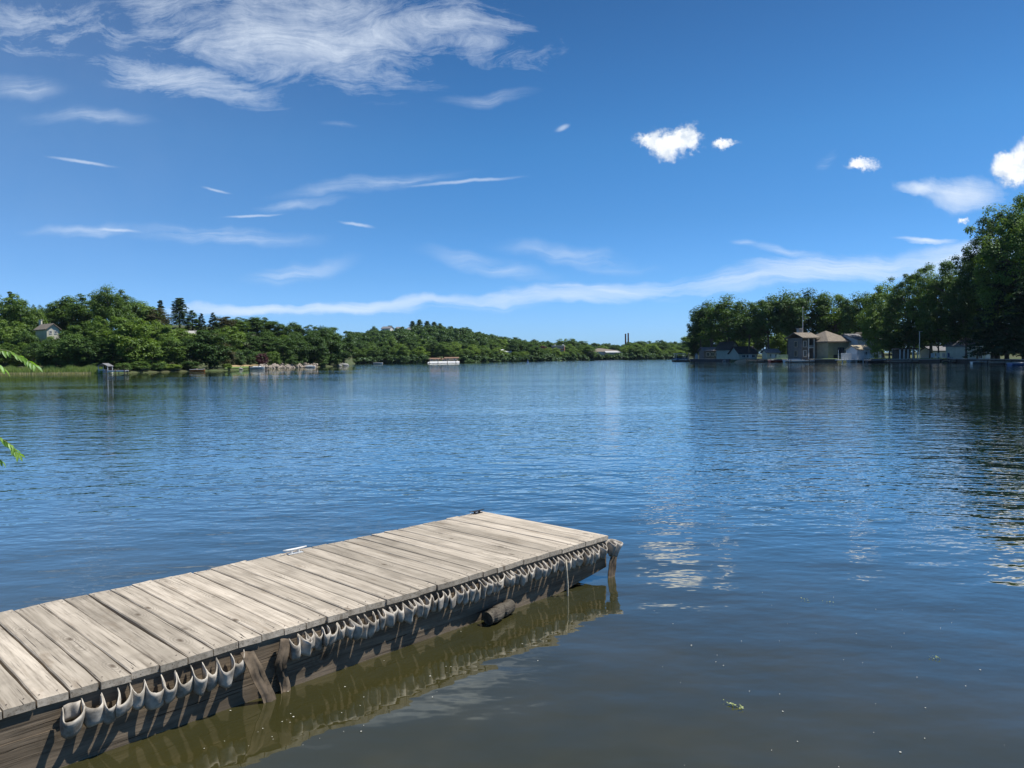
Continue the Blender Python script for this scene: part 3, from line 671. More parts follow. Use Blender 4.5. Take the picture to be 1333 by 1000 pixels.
# flagpole
p = site(1045, 3); hp = at(1045, p.y, 401).z - p.z
h = empty('flagpole', p, 0, 'tall white flagpole in front of the tan house', 'flagpole')
MB().tube([(0, 0, 0), (0, 0, hp * .5), (0, 0, hp)], [.11, .09, .05], 8).build('pole', WHITE, h); MB().tube([(0, 0, hp), (0, 0, hp + .1), (0, 0, hp + .2)], [.05, .12, .04], 8).build('finial', METAL, h)
MB().box((0, 0, .12), (.7, .7, .35)).build('base', CONC, h)
p = site(1197, 2); h = empty('lamp_post', p, 0, 'thin grey pole standing by the dark pavilion on the right bank', 'pole')
MB().tube([(0, 0, 0), (0, 0, 5.2)], [.07, .05], 8).build('pole', METAL, h); MB().box((.2, 0, 5.2), (.6, .2, .1)).build('lamp_head', METAL, h)
# sea walls, docks
def wall_seg(name, u0, u1, d, h_, th, m_, label, cat='wall', n=6):
    pts = [site(u0 + (u1 - u0) * i / n, d) for i in range(n + 1)]
    base = pts[n // 2].copy(); base.z = 0; r0 = empty(name, base, 0, label, cat)
    mm = MB(); cap = MB()
    for a, b in zip(pts, pts[1:]):
        c = (a + b) / 2 - base; L = (b - a).xy.length; ang = math.atan2(b.y - a.y, b.x - a.x)
        mm.box((c.x, c.y, h_ / 2 - .3), (L + .02, th, h_ + .6), ang); 
        cap.box((c.x, c.y, h_ + .05), (L + .04, th + .12, .1), ang)
    mm.build('wall_face', m_, r0); cap.build('coping', CONC, r0)
wall_seg('sea_wall', 985, 1090, .1, .62, .4, WOODD, 'low dark retaining wall at the water in front of the tan house')
wall_seg('sea_wall', 1130, 1225, .1, .6, .4, WOODD, 'low dark retaining wall below the pavilion and garden chairs')
wall_seg('sea_wall', 1235, 1345, .1, .65, .4, WOODD, 'low dark retaining wall under the trees at the right edge')
wall_seg('sea_wall', 899, 950, .1, .7, .4, SHDARK, 'low dark stone wall around the tip of the right point')
def pier(u, d, L, w_, rz, label, m_=WOODL, z=.42):
    p = site(u, d); p.z = 0
    h = empty('pier', p, R(rz), label, 'dock', 'small docks along the far banks')
    mm = MB()
    n = max(4, int(L / .3))
    for i in range(n): mm.box((-L / 2 + (i + .5) * L / n, 0, z), (L / n - .02, w_, .05))
    mm.build('decking', m_, h); MB().box((0, -w_ / 2 + .05, z - .12), (L, .06, .18)).box((0, w_ / 2 - .05, z - .12), (L, .06, .18)).build('side_board', m_, h)
    for x in (-L * .45, 0, L * .45):
        for y in (-1, 1): MB().tube([(x, y * (w_ / 2 + .04), -.8), (x, y * (w_ / 2 + .04), z + .3)], .07, 6).build('post', WOODD, h)
pier(1052, -1.5, 9, 1.4, 0, 'white-edged dock at the foot of the flagpole', WHITE)
pier(1240, -1.5, 5, 1.2, 38, 'short dock running out below the cream gabled house')
pier(1312, -2.5, 8, 1.3, 4, 'pale dock at the right edge of the view under dark trees')
pier(1185, -1.5, 9, 1.2, 0, 'long low dock below the dark pavilion')
pier(985, -1.5, 5, 1.2, 0, 'small dock beside the bare sand slope on the right point')
pier(152, -1.0, 3.4, 1.1, 0, 'pale dock beside the small open boathouse on the left bank', WHITE, .5)
pier(331, -1.6, 6, 1.5, 0, 'dark dock with pale boat at the left end of the stone bank')
# sand slope
p = site(971, .3); p.z = .05
m = MB(); k = px(971, 0, 1)
m.add([(-13 * k, -1.2, -.2), (12 * k, -1.2, -.2), (12 * k, 1.5, .75), (10 * k, 5, .95), (-2 * k, 3, .7), (-12 * k, 1, .25), (12 * k, 5, -.5), (-13 * k, 3, -.5)], [(0, 1, 2, 5), (5, 2, 3, 4), (1, 6, 3, 2), (0, 5, 4, 7)])
o = m.build('sand_slope', mat('sand', (.42, .33, .22), .95, .2, 1), loc=p); tag(o, kind='structure')
# boats
def hull(L, B, H, n=9, bow=True):
    m = MB(); prof = []
    for i in range(n):
        t = i / (n - 1); w_ = B / 2 * (1 - max(0, (t - .45) / .55) ** 2.2 if bow else (1 - (2 * t - 1) ** 4)) + .02; sh = H * (1 + .35 * max(0, t - .5))
        x = -L / 2 + L * t
        prof.append([(x, -w_, sh), (x, -w_ * .75, H * .3), (x, 0, 0 if t < .85 else H * .4 * (t - .85) / .15), (x, w_ * .75, H * .3), (x, w_, sh)])
    vs = [q for s_ in prof for q in s_]; fs = []
    for i in range(n - 1):
        for j in range(4): fs.append((i * 5 + j, (i + 1) * 5 + j, (i + 1) * 5 + j + 1, i * 5 + j + 1))
    fs += [tuple(range(4, -1, -1)), tuple((n - 1) * 5 + j for j in range(5))]
    for i in range(n - 1): fs.append((i * 5 + 4, (i + 1) * 5 + 4, (i + 1) * 5, i * 5) )
    m.add(vs, fs); return m
def boat(u, d, L, B, H, rz, mh, label, cover=None, shield=False, group='small moored boats', mot=False, seat=True):
    p = site(u, d); p.z = -.08
    h = empty('boat', p, R(rz), label, 'boat', group)
    hull(L, B, H).build('hull', mh, h)
    m = MB()
    for s_ in (-1, 1): m.tube([(-L / 2, s_ * B * .5, H + .02), (0, s_ * B * .5, H + .04), (L * .3, s_ * B * .36, H * 1.1), (L / 2, 0, H * 1.2)], .04, 6)
    m.build('gunwale', WHITE, h)
    if cover: MB().box((-L * .05, 0, H + .14), (L * .62, B * .8, .22), top=.7).build('cover', cover, h)
    elif seat: MB().box((-L * .1, 0, H + .1), (.35, B * .8, .14)).build('seat', WOODL, h)
    if shield: MB().box((L * .1, 0, H + .35), (.06, B * .7, .45), top=.8).build('windshield', GLASS, h)
    if mot: MB().box((-L / 2 - .15, 0, H * .9), (.3, .3, .7)).build('outboard', BLACK, h)
    return h
boat(257, -3, 2.7, .9, .42, 0, ORANGE, 'small boat with orange hull moored under the dark left bank trees')
boat(335, -4, 3.0, 1.2, .5, 6, WHITE, 'white motorboat moored at the left end of the stone bank', cover=WHITE, shield=True, mot=True)
boat(404, -3, 2.3, 1.0, .35, 8, WHITE, 'low white boat at the right end of the stone bank', cover=WHITE)
boat(492, -25, 3.4, 1.3, .5, 2, WHITE, 'white motorboat with dark cover floating off the far shore', cover=SHDARK, mot=True)
boat(1035, -3, 5, 1.7, .6, 3, WHITE, 'low white boat along the dock by the flagpole', cover=WHITE)
boat(1012, -3, 4, 1.5, .6, 10, RED, 'dark red boat beside the low wall left of the flagpole', cover=SHDARK)
boat(1277, -4, 2.8, 1.0, .42, -5, METAL, 'small pale rowing boat near the shore towards the right edge')
boat(1142, -3, 4.2, 1.5, .6, 0, SHDARK, 'dark boat just right of the white railed deck', cover=SHDARK)
boat(1330, -7, 3.4, 1.2, .4, 4, BLUE, 'blue-grey boat at the extreme right edge by the pale dock')
# pontoon boat with canopy
p = at(886, 222); p.z = 0
h = empty('pontoon_boat', p, R(4), 'pontoon boat with flat white canopy left of the right point', 'boat')
for y in (-.8, .8): MB().tube([(-2.3, y, .12), (2.0, y, .12), (2.4, y, .22)], [.25, .25, .12], 10).build('pontoon', BLACK, h)
MB().box((0, 0, .42), (4.6, 2.2, .12)).build('deck', SHGREY, h)
m = MB(); railing(m, (-2.2, -1.05, 0), (2.2, -1.05, 0), .48, .55, 6); railing(m, (-2.2, 1.05, 0), (2.2, 1.05, 0), .48, .55, 6); m.build('rail', BLUE, h)
MB().box((-.3, 0, 2.3), (3.0, 2.1, .12)).build('canopy', WHITE, h)
for x in (-1.6, 1.0):
    for y in (-.95, .95): MB().tube([(x, y, .48), (x, y, 2.26)], .045, 6).build('canopy_post', METAL, h)
MB().box((-1, 0, .75), (.6, 1.4, .5)).build('seat', BLUE, h); MB().tube([(2.4, .0, .3), (3.0, 0, .2)], .06, 6).build('bow_ramp', WHITE, h)
# open boathouse on the left bank
p = at(137, 130.5); p.z = .1; k = .1305
h = empty('boat_shelter', p, R(-4), 'tiny open boathouse with grey gable roof and white base beside the reeds', 'boathouse')
h.scale = (.85, .85, .78)
MB().box((-.55 * 1.0, 0, .45), (.9, 1.6, .75)).build('locker', WHITE, h); MB().box((0, 0, .02), (2.1, 1.8, .12)).build('floor', WHITE, h)
for x in (-.95, .95):
    for y in (-.8, .8): MB().box((x, y, .75), (.1, .1, 1.5)).build('post', WHITE, h)
gable_roof(1.9, 1.7, 1.5, .55, .18, .08, 'y').build('roof', SHGREY, h)
MB().box((.3, .75, .8), (1.2, .05, 1.2)).build('back_panel', WOODD, h)
# hillside houses, left
small_house('hill_house', 63, 34, 15, 10, 6, 52, OFFW, SHING, 'cream house with brown roof between trees high on the left bank', 6, 'y', ((-3, .6), (3, .6)), None, v=439, chim=False)
p = site(54.5, 36, 441); h = empty('hill_chimney', p, 0, 'pale brick chimney stack left of the cream hillside house', 'chimney')
MB().box((0, 0, 1.6), (.5, .5, 5)).build('stack', OFFW, h); MB().box((0, 0, 4.15), (.65, .65, .12)).build('cap', CONC, h)
small_house('grey_roof_house', 248, 38, 14, 8, 6, 20, GREYW, CONC, 'small house with grey roof peeping between trees of the left slope', 5, 'x', ((-3, .6), (3, .6)), None, v=446)
# far shore buildings
FH = [(505, 12, 430.5, 5), (521, 8, 430, 4), (536, 9, 431, 4), (546, 9, 432.5, 4), (565, 6, 432, 3)]
for i, (u_, w_, v_, h_) in enumerate(FH):
    small_house('hilltop_house', u_, 250, w_, h_, 2.5, 8 * (i - 2), WHITE, SHGREY, f'pale house under the far hill crest, {ORD[i]} of five from the left', 6, 'x', ((-w_ * .25, .55), (w_ * .25, .55)), None, v=v_ + 2.5, group='houses near the far hill crest')
small_house('slope_house', 536, 150, 5, 3, 1.5, 10, WHITE, SHGREY, 'single small white house halfway up the far hill', 4, 'x', ((-1, .5),), None, v=447)
small_house('white_hall', 656, 34, 17, 4.5, 3, 4, CONC, WHITE, 'long white-roofed low building among trees on the far shore', 8, 'x', ((-5, .5), (0, .5), (5, .5)), 7, v=463, cat='building')
small_house('low_hut', 636, 14, 6, 2.5, 1.6, 0, OFFW, ROOFTAN, 'small cream hut left of the long white-roofed building', 4, 'x', ((0, .5),), None, v=464, cat='hut')
# lakeside pavilion with red-brown roofs and long white float
ROOFB = mat('orange_brown_roof', (.24, .15, .10), .9, .25, 2)
p = site(577, 4); k = px(577, 4, 1)
h = empty('beach_pavilion', p, 0, 'low orange-brown roofed lakeside pavilion behind the long white float', 'pavilion')
for x, w_, z in ((-11, 14, 4), (2, 5, 3), (11, 17, 5)):
    MB().box((x * k, 0, z * k * .375 + .2), (w_ * k * .92, 4, z * k * .75)).build('wall', ROOFTAN, h); gable_roof(w_ * k, 4, z * k * .75 + .2, 1.2 * k, .3).build('roof', ROOFB, h, loc=(x * k, 0, 0))
    for q in (-.25, .25): window(h, x * k + q * w_ * k, -2, z * k * .55 + .2, .8, .7)
p = site(577, -3); p.z = 0; k = px(577, -3, 1)
h = empty('beach_ramp', p, 0, 'long pale sloping ramp at the water in front of the orange-brown roofed pavilion', 'ramp')
MB().add([(-20 * k, -2.5, -.3), (20 * k, -2.5, -.3), (20 * k, 4.5, -.3), (-20 * k, 4.5, -.3), (-20 * k, -2.5, .12), (20 * k, -2.5, .12), (20 * k, 4.5, .62), (-20 * k, 4.5, .62)], [(3, 2, 1, 0), (4, 5, 6, 7), (0, 1, 5, 4), (1, 2, 6, 5), (2, 3, 7, 6), (3, 0, 4, 7)]).build('ramp_slab', WHITE, h)
for x in (-17, -6, 6, 17): MB().tube([(x * k, -2.7, -.5), (x * k, -2.7, 1.0)], .1, 6).build('pile', WOODD, h)
# brick building
p = site(727, 36, 461); k = px(727, 36, 1)
h = empty('brick_building', p, R(-6), 'flat-roofed red brick building beside the maroon tree on the far shore', 'building')
MB().box((0, 0, 3.6 * k), (16 * k, 9, 13 * k)).build('wall', BRICK, h); MB().box((0, 0, 10.3 * k), (16.6 * k, 9.3, .5)).build('parapet', OFFW, h)
for x in (-6, -3, 0, 3, 6):
    for z in (4, 8): window(h, x * k, -4.5, z * k, .8, .8)
MB().box((6 * k, 1, 11.6 * k), (2 * k, 2, 2.2 * k)).build('rooftop_unit', WHITE, h); MB().box((-5 * k, 1, 11.3 * k), (3 * k, 2, 1.6 * k)).build('rooftop_unit', WHITE, h)
# warehouse
PALER = mat('pale_sheet_roof', (.46, .46, .45), .8, .1, 1)
p = site(786, 22, 462.5); k = px(786, 22, 1)
h = empty('warehouse', p, R(2), 'wide warehouse with brown gable roof and long white wall on the far shore', 'warehouse')
MB().box((0, 0, 1.6 * k), (40 * k, 14, 6.5 * k)).build('wall', WHITE, h)
MB().add([(-21 * k, -7.4, 4.6 * k), (20.5 * k, -7.4, 4.6 * k), (20.5 * k, 7.4, 4.6 * k), (-21 * k, 7.4, 4.6 * k), (-8 * k, -1, 9 * k), (-4 * k, -1, 9 * k), (20 * k, 0, 5.6 * k)], [(3, 2, 1, 0), (0, 1, 6, 5, 4), (0, 4, 3), (4, 5, 6, 2, 3), (1, 2, 6)]).build('roof', SHING, h)
MB().add([(-2 * k, -12, 2.6 * k), (19 * k, -12, 2.6 * k), (19 * k, -7.5, 4.6 * k), (-2 * k, -7.5, 4.6 * k), (-2 * k, -12, 2.6 * k + .3), (19 * k, -12, 2.6 * k + .3), (19 * k, -7.5, 4.6 * k + .3), (-2 * k, -7.5, 4.6 * k + .3)], [(3, 2, 1, 0), (4, 5, 6, 7), (0, 1, 5, 4), (1, 2, 6, 5), (2, 3, 7, 6), (3, 0, 4, 7)]).build('white_roof', PALER, h)
MB().box((8.5 * k, -9.7, .7 * k), (20 * k, 4, 3.6 * k)).build('annex_wall', CONC, h)
for x in (-14, -9): MB().box((x * k, -7.05, .8 * k), (3.5 * k, .1, 3.6 * k)).build('loading_door', CONC, h)
small_house('white_gable_barn', 833, 60, 8, 4, 4, 25, WHITE, SHGREY, 'white gable-ended barn right of the twin chimneys', 8, 'y', ((0, .5),), None, v=457, cat='barn')
# twin chimneys
for i, (u_, vt) in enumerate(((814.5, 435), (818, 434))):
    dep = 640 + 12 * i; b = at(u_, dep); b.z = 4; t = at(u_, dep, vt).z - b.z
    h = empty('factory_chimney', b, 0, ('left, slightly shorter' if i == 0 else 'right, slightly taller') + ' brick chimney of the tall far pair', 'chimney', 'tall factory chimneys')
    MB().tube([(0, 0, 0), (0, 0, t * .5), (0, 0, t * .96), (0, 0, t)], [.85, .7, .6, .72], 14).build('stack', BRICKD, h, smooth=True)
    MB().tube([(0, 0, t), (0, 0, t + .25)], .55, 14).build('rim', SHDARK, h)
small_house('factory_hall', 829, 190, 26, 5, 2, 2, BRICKD, SHDARK, 'dark brick factory hall between the twin chimneys and white barn', 12, 'x', ((-8, .5), (0, .5), (8, .5)), None, v=454, cat='factory')
# buoy
p = at(687, 255); p.z = 0
h = empty('buoy', p, 0, 'dark upright buoy floating before the far shore', 'buoy'); MB().tube([(0, 0, -.3), (0, 0, .2), (0, 0, .35), (0, 0, 1.1)], [.35, .35, .13, .08], 10).build('float', BLUE, h)
MB().tube([(0, 0, 1.1), (0, 0, 1.25)], .13, 8).build('top_mark', BLACK, h)
# garden chairs, people-free lawn furniture on the right bank
for i, (u_, m_) in enumerate(((1214, BLUEW), (1222, WHITE), (1230, WHITE), (1237, BLUE), (1150, WOODL))):
    p = site(u_, 4); h = empty('garden_chair', p, R(20 * i - 30), ['pale blue garden chair leftmost before the white cottage', 'white garden chair beside the pale blue one', 'white garden chair next to the dark blue one', 'dark blue garden chair rightmost before the cottage', 'pale timber garden chair left of the dark pavilion'][i], 'chair', 'garden chairs on the right bank')
    MB().box((0, 0, .4), (.6, .6, .06)).build('seat', m_, h); MB().box((0, .3, .8), (.6, .05, .75)).build('backrest', m_, h)
    for x in (-.27, .27):
        for y in (-.26, .26): MB().box((x, y, .19), (.06, .06, .37)).build('leg', m_, h)
# rocks: stone bank and boulders
def rock_mesh(r, seed, sq=.7):
    r_ = random.Random(seed); m = MB(); n = 8; vs = []; fs = []
    for i in range(5):
        a = math.pi * i / 4
        for k in range(n):
            q = 2 * math.pi * k / n; rr = r * (1 + r_.uniform(-.22, .22)) * max(.15, math.sin(a))
            vs.append((rr * math.cos(q) * 1.25, rr * math.sin(q), r * sq * math.cos(a) * (1 + r_.uniform(-.15, .15))))
    for i in range(4):
        for k in range(n): fs.append((i * n + k, (i + 1) * n + k, (i + 1) * n + (k + 1) % n, i * n + (k + 1) % n))
    m.add(vs, fs); return m
STONE = mat('pale_stone', (.34, .29, .235), .9, .3, 2.5, bump=.02); GSTONE = mat('grey_stone', (.27, .27, .26), .9, .3, 2, bump=.02)
rprot = [rock_mesh(.42, i).build('stone', STONE) for i in range(4)]
cnt = 0
for i in range(110):
    u_ = random.uniform(338, 412); d_ = random.uniform(-.2, 1.8); p = site(u_, d_); p.z = .0 + d_ * .38 + random.uniform(-.05, .1)
    o = rprot[i % 4].copy(); C.objects.link(o); o.location = p; o.rotation_euler = (random.random(), random.random(), random.random() * 6); s_ = random.uniform(.6, 1.35); o.scale = (s_,) * 3; o.name = 'stone'
    tag(o, 'pale tan stone in the piled stone bank below the lime bush', 'stone', 'stones of the piled bank')
for o in rprot: bpy.data.objects.remove(o)
for u_, d_, r, lab in ((448, -.3, 1.15, 'large grey boulder at the water off the tip of the left bank'), (441, .4, .7, 'smaller grey boulder just left of the large one'), (398, .6, .6, 'grey boulder among the right end of the stone bank'), (312, .5, .5, 'small grey boulder at the foot of the dry lawn'), (945, .0, .8, 'dark boulder at the waterline of the right point')):
    p = site(u_, d_); p.z = .15; o = rock_mesh(r, int(u_), .6).build('boulder', GSTONE, loc=p, smooth=True); tag(o, lab, 'rock', 'boulders at the waterline')
# dry lawn sheets
def patch(name, u0, u1, d0, d1, m_, lift=.06):
    m = MB(); nu, nd = 14, 6; vs = []
    for i in range(nu + 1):
        u_ = u0 + (u1 - u0) * i / nu
        for j in range(nd + 1):
            d_ = d0 + (d1 - d0) * j / nd; p = site(u_, d_); vs.append((p.x, p.y, p.z + lift + .1 * (d_ > 1)))
    m.add(vs, [(i * (nd + 1) + j, (i + 1) * (nd + 1) + j, (i + 1) * (nd + 1) + j + 1, i * (nd + 1) + j + 1) for i in range(nu) for j in range(nd)])
    return tag(m.build(name, m_), kind='structure')
DRY = mat('dry_grass', (.36, .27, .14), .95, .2, .4)
LAWN = mat('lawn_grass', (.11, .17, .045), .95, .25, .5)
patch('dry_lawn', 297, 345, 6, 15, DRY, .15); patch('dry_lawn_slope', -30, 52, 7, 16, DRY, .12)
patch('waterside_lawn', 292, 324, .6, 5.5, LAWN, .15); patch('right_lawn', 985, 1235, 1.0, 9, LAWN, .12)
# ground patch far shore
patch('far_meadow', 698, 760, 2, 26, mat('meadow', (.30, .27, .15), .95, .3, .1), .3)
# reeds : nobody could count them
p_ = []; n_ = 9000; us_ = rng.uniform(-60, 134, n_)
Vr = []; Fr = []
for i, u_ in enumerate(us_):
    d_ = random.uniform(-2.5, 3.5); p = site(u_, d_); z0 = max(-.1, p.z if d_ > 0 else -.1); hh = random.uniform(.75, 1.25) * (.75 + .35 * math.sin(u_ * .12) ** 2); a = random.random() * 6.28
    w_ = .045; dx, dy = math.cos(a) * w_, math.sin(a) * w_; bx, by = random.gauss(0, .12), random.gauss(0, .12); b = len(Vr)
    Vr += [(p.x - dx, p.y - dy, z0), (p.x + dx, p.y + dy, z0), (p.x + dx * .7 + bx * .4, p.y + dy * .7 + by * .4, z0 + hh * .6), (p.x - dx * .7 + bx * .4, p.y - dy * .7 + by * .4, z0 + hh * .6), (p.x + bx, p.y + by, z0 + hh)]
    Fr += [(b, b + 1, b + 2, b + 3), (b + 3, b + 2, b + 4)]
REED = leaf_mat('reed', (.22, .30, .09), (.42, .44, .20), .45, scale=.4)
o = MB().add(Vr, Fr).build('reeds', REED); tag(o, 'pale green reeds fringing the left bank', 'reeds', kind='stuff')
Vr = []; Fr = []
for i in range(3200):
    u_ = random.uniform(-60, 118); d_ = random.uniform(-3.4, -2.3); p = at(u_, shore_d(u_) + d_); hh = random.uniform(.15, .42); a = random.random() * 6.28; b = len(Vr)
    dx, dy = math.cos(a) * .05, math.sin(a) * .05; bx = random.gauss(0, .08)
    Vr += [(p.x - dx, p.y - dy, -.05), (p.x + dx, p.y + dy, -.05), (p.x + bx, p.y, hh)]; Fr.append((b, b + 1, b + 2))
o = MB().add(Vr, Fr).build('dry_reed_stubble', leaf_mat('straw', (.34, .31, .17), (.52, .48, .30), .4, scale=.5)); tag(o, 'pale straw-coloured reed stubble at the water edge of the left reeds', 'reeds', kind='stuff')
# ------------------------------------------------------------------ the dock
ZD = .374
A = on_z(792, 697, ZD); Dn = on_z(0, 925, ZD); Bf = on_z(632, 665, ZD); Cf = on_z(0, 797, ZD)
t_ax = (Dn - A).xy.normalized().to_3d()            # s: from the outer end towards shore
w_ax = Vector((-t_ax.y, t_ax.x, 0))
if w_ax.dot((Bf - A)) < 0: w_ax = -w_ax
DW = (w_ax.dot(Bf - A) + w_ax.dot(Cf - A)) / 2
print('dock width', DW, w_ax.dot(Bf - A), w_ax.dot(Cf - A), 'skew', t_ax.dot(Bf - A), 'len', (Dn - A).length)
SK = t_ax.dot(Bf - A)
dock = empty('dock', (A.x, A.y, 0), math.atan2(t_ax.y, t_ax.x), 'weathered wooden plank dock running out over the water in the foreground', 'dock')
# local frame: x = along dock toward shore, y = toward the near (camera/right) side is sign sy
sy = 1 if (Matrix.Rotation(dock.rotation_euler.z, 3, 'Z') @ Vector((0, 1, 0))).dot(w_ax) > 0 else -1
def wood_mat(name, ca, cb, dark, grain_axis='y', gs=1.0, rough=.82, bump=.0016, streak=.5):
    m = bpy.data.materials.new(name); m.use_nodes = True; n = NT(m.node_tree); b = m.node_tree.nodes['Principled BSDF']
    tc = n.node('ShaderNodeTexCoord'); oi = n.node('ShaderNodeObjectInfo')
    r = oi.outputs['Random']; off = n.node('ShaderNodeCombineXYZ', {0: n.m('MULTIPLY', r, 37), 1: n.m('MULTIPLY', r, 91), 2: n.m('MULTIPLY', r, 13)}).outputs[0]
    v = n.vm('ADD', tc.outputs['Object'], off)
    lo = (1.0, 6.0) if grain_axis == 'x' else (6.0, 1.0)
    wob = n.vm('SCALE', n.vm('SUBTRACT', n.noise(n.mapping(v, sc=(lo[0] * .8, lo[1] * .25, 2)), 1.0, 3, .5, out=1), (.5, .5, .5)), sc=.05)
    v2 = n.vm('ADD', v, wob)
    sc_f = (2.2, 60, 60) if grain_axis == 'x' else (60, 2.2, 60)
    fine = n.noise(n.mapping(v2, sc=sc_f), gs, 5, .65)
    sc_m = (1.1, 18, 18) if grain_axis == 'x' else (18, 1.1, 18)
    mid = n.noise(n.mapping(v2, sc=sc_m), gs, 4, .6)
    stain = n.ramp(n.noise(n.mapping(v, sc=(9, 2.4, 4) if grain_axis == 'y' else (2.4, 9, 4)), 1.0, 5, .65), .56, .78)
    crack = n.ramp(n.noise(n.mapping(v2, sc=tuple(q * 1.9 if q > 5 else q * .7 for q in sc_f)), gs, 3, .5), .64, .72)
    blotch = n.noise(v, 3.2, 4, .6)
    vo = n.node('ShaderNodeTexVoronoi', {'Vector': n.mapping(v2, sc=(2.2, 5.2, 3) if grain_axis == 'x' else (5.2, 2.2, 3)), 'Scale': 1.0}); knot = n.ramp(vo.outputs['Distance'], .035, .10, 1, 0)
    ringv = n.m('SINE', n.m('MULTIPLY', vo.outputs['Distance'], 95)); ring = n.m('MULTIPLY', n.ramp(vo.outputs['Distance'], .08, .42, 1, 0), n.m('MULTIPLY', n.m('ADD', ringv, 1), .28))
    base = n.mix(n.ramp(mid, .3, .7), rgb(ca), rgb(cb))
    base = n.mix(n.m('MULTIPLY', n.ramp(fine, .45, .75), streak), base, rgb(dark))
    base = n.mix(ring, base, rgb([x * .62 for x in ca]))
    base = n.mix(n.m('MULTIPLY', n.ramp(blotch, .48, .74), .55), base, rgb([x * .68 for x in ca]))
    base = n.mix(n.m('MULTIPLY', knot, .75), base, rgb([dark[0] * .6, dark[1] * .5, dark[2] * .4]))
    base = n.mix(n.m('MULTIPLY', stain, .55), base, rgb([dark[0] * 1.5, dark[1] * 1.35, dark[2] * 1.15]))
    base = n.mix(crack, base, rgb([x * .35 for x in dark]))
    tone = n.m('ADD', .76, n.m('MULTIPLY', r, .38)); tn = n.node('ShaderNodeCombineColor', {0: tone, 1: tone, 2: n.m('SUBTRACT', tone, .02)})
    base = n.mix(1.0, base, tn.outputs[0], 'MULTIPLY')
    n.l.new(base, b.inputs['Base Color']); b.inputs['Roughness'].default_value = rough; b.inputs['Specular IOR Level'].default_value = .25
    hgt = n.m('SUBTRACT', n.m('ADD', fine, n.m('MULTIPLY', mid, .8)), n.m('MULTIPLY', crack, 1.4))
    n.l.new(n.node('ShaderNodeBump', {'Height': hgt, 'Strength': .8, 'Distance': bump}).outputs[0], b.inputs['Normal'])
    return m
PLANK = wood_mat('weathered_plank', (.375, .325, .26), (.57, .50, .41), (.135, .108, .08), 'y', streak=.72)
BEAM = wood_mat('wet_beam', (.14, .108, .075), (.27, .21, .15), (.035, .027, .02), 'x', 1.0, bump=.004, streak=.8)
bl = [3, 47, 90, 130, 170, 208, 244, 278, 311, 341, 370, 399, 425, 452, 476, 502, 524.6, 546, 568, 589, 610, 628.5, 647, 664.5, 682, 699, 715, 731.5, 747, 762, 777, 792]
ss = []
for b in bl:
    v_ = 697 + (925 - 697) * (792 - b) / 792; ss.append(t_ax.dot(on_z(b, v_, ZD) - A))
ss = sorted(ss); ss[0] = 0.0
while ss[-1] < 8.2: ss.append(ss[-1] + .146 + random.uniform(-.004, .004))
TH = .042
def plank(s0, s1, i):
    g = .005 + (random.random() ** 3) * .008
    a0 = s0 + g / 2; a1 = s1 - g / 2; w = a1 - a0
    n = 14; y0 = -random.uniform(-.004, .014); y1 = DW + random.uniform(-.012, .014)
    bow = random.gauss(0, .0035); cup = random.uniform(-.001, .0035); tw = random.gauss(0, .003); lift = random.uniform(0, .004)
    if i == 25: bow = .010
    skew = SK * 0
    wc = (a0 + a1) / 2; prof = [(-w / 2, -TH), (w / 2, -TH), (w / 2, -.006), (w / 2 - .006, -.0005), (w * .25, .0), (0, 0), (-w * .25, .0), (-w / 2 + .006, -.0005), (-w / 2, -.006)]
    K = len(prof); vs = []; fs = []
    for j in range(n + 1):
        t = j / n; y = y0 + (y1 - y0) * t; bx = bow * math.sin(math.pi * t)
        if j in (0, n): inset = .0
        for (x, z) in prof:
            zz = z + lift + (cup * ((2 * x / w) ** 2) if z > -.03 else 0) + tw * (t - .5) * (2 * x / w)
            edge = .0025 * math.sin(j * 1.7 + i * 2.3 + (x > 0) * 1.1) * (abs(x) > w * .3)
            e = .004 if j in (0, n) and z > -.004 else 0
            vs.append((x + bx + edge * .5, sy * y, zz - e))
    for j in range(n):
        for k in range(K): fs.append((j * K + k, j * K + (k + 1) % K, (j + 1) * K + (k + 1) % K, (j + 1) * K + k))
    fs += [tuple(range(K - 1, -1, -1)), tuple(n * K + k for k in range(K))]
    if sy < 0: fs = [tuple(reversed(f)) for f in fs]
    m = MB().add(vs, fs); o = m.build('plank', PLANK, dock, loc=(wc, 0, ZD))
    o.rotation_euler = (0, 0, random.gauss(0, .0012))
    # nail heads, set flush in the same board
    me = o.data; me.materials.append(NAIL); bm_v = [tuple(v.co) for v in me.vertices]; nf = len(me.polygons); f2 = [tuple(p.vertices) for p in me.polygons]
    for yy in (.05, DW - .05):
        for q in (-.3, .3):
            cx = w * q + random.uniform(-.01, .01); cy = sy * (yy + random.uniform(-.012, .012)); b0 = len(bm_v)
            for k in range(7): bm_v.append((cx + .0045 * math.cos(k * .9), cy + .0045 * math.sin(k * .9), lift + .0016 + max(cup, 0) * .36))
            f2.append(tuple(b0 + k for k in range(7)))
    m2 = bpy.data.meshes.new('plank'); m2.from_pydata(bm_v, [], f2); m2.materials.append(PLANK); m2.materials.append(NAIL)
    for p in list(m2.polygons)[nf:]: p.material_index = 1
    o.data = m2; bpy.data.meshes.remove(me)
NAIL = mat('rusty_nail', (.07, .045, .03), .7, .3, 30)
for i, (a, b) in enumerate(zip(ss, ss[1:])): plank(a, b, i)
L = ss[-1]
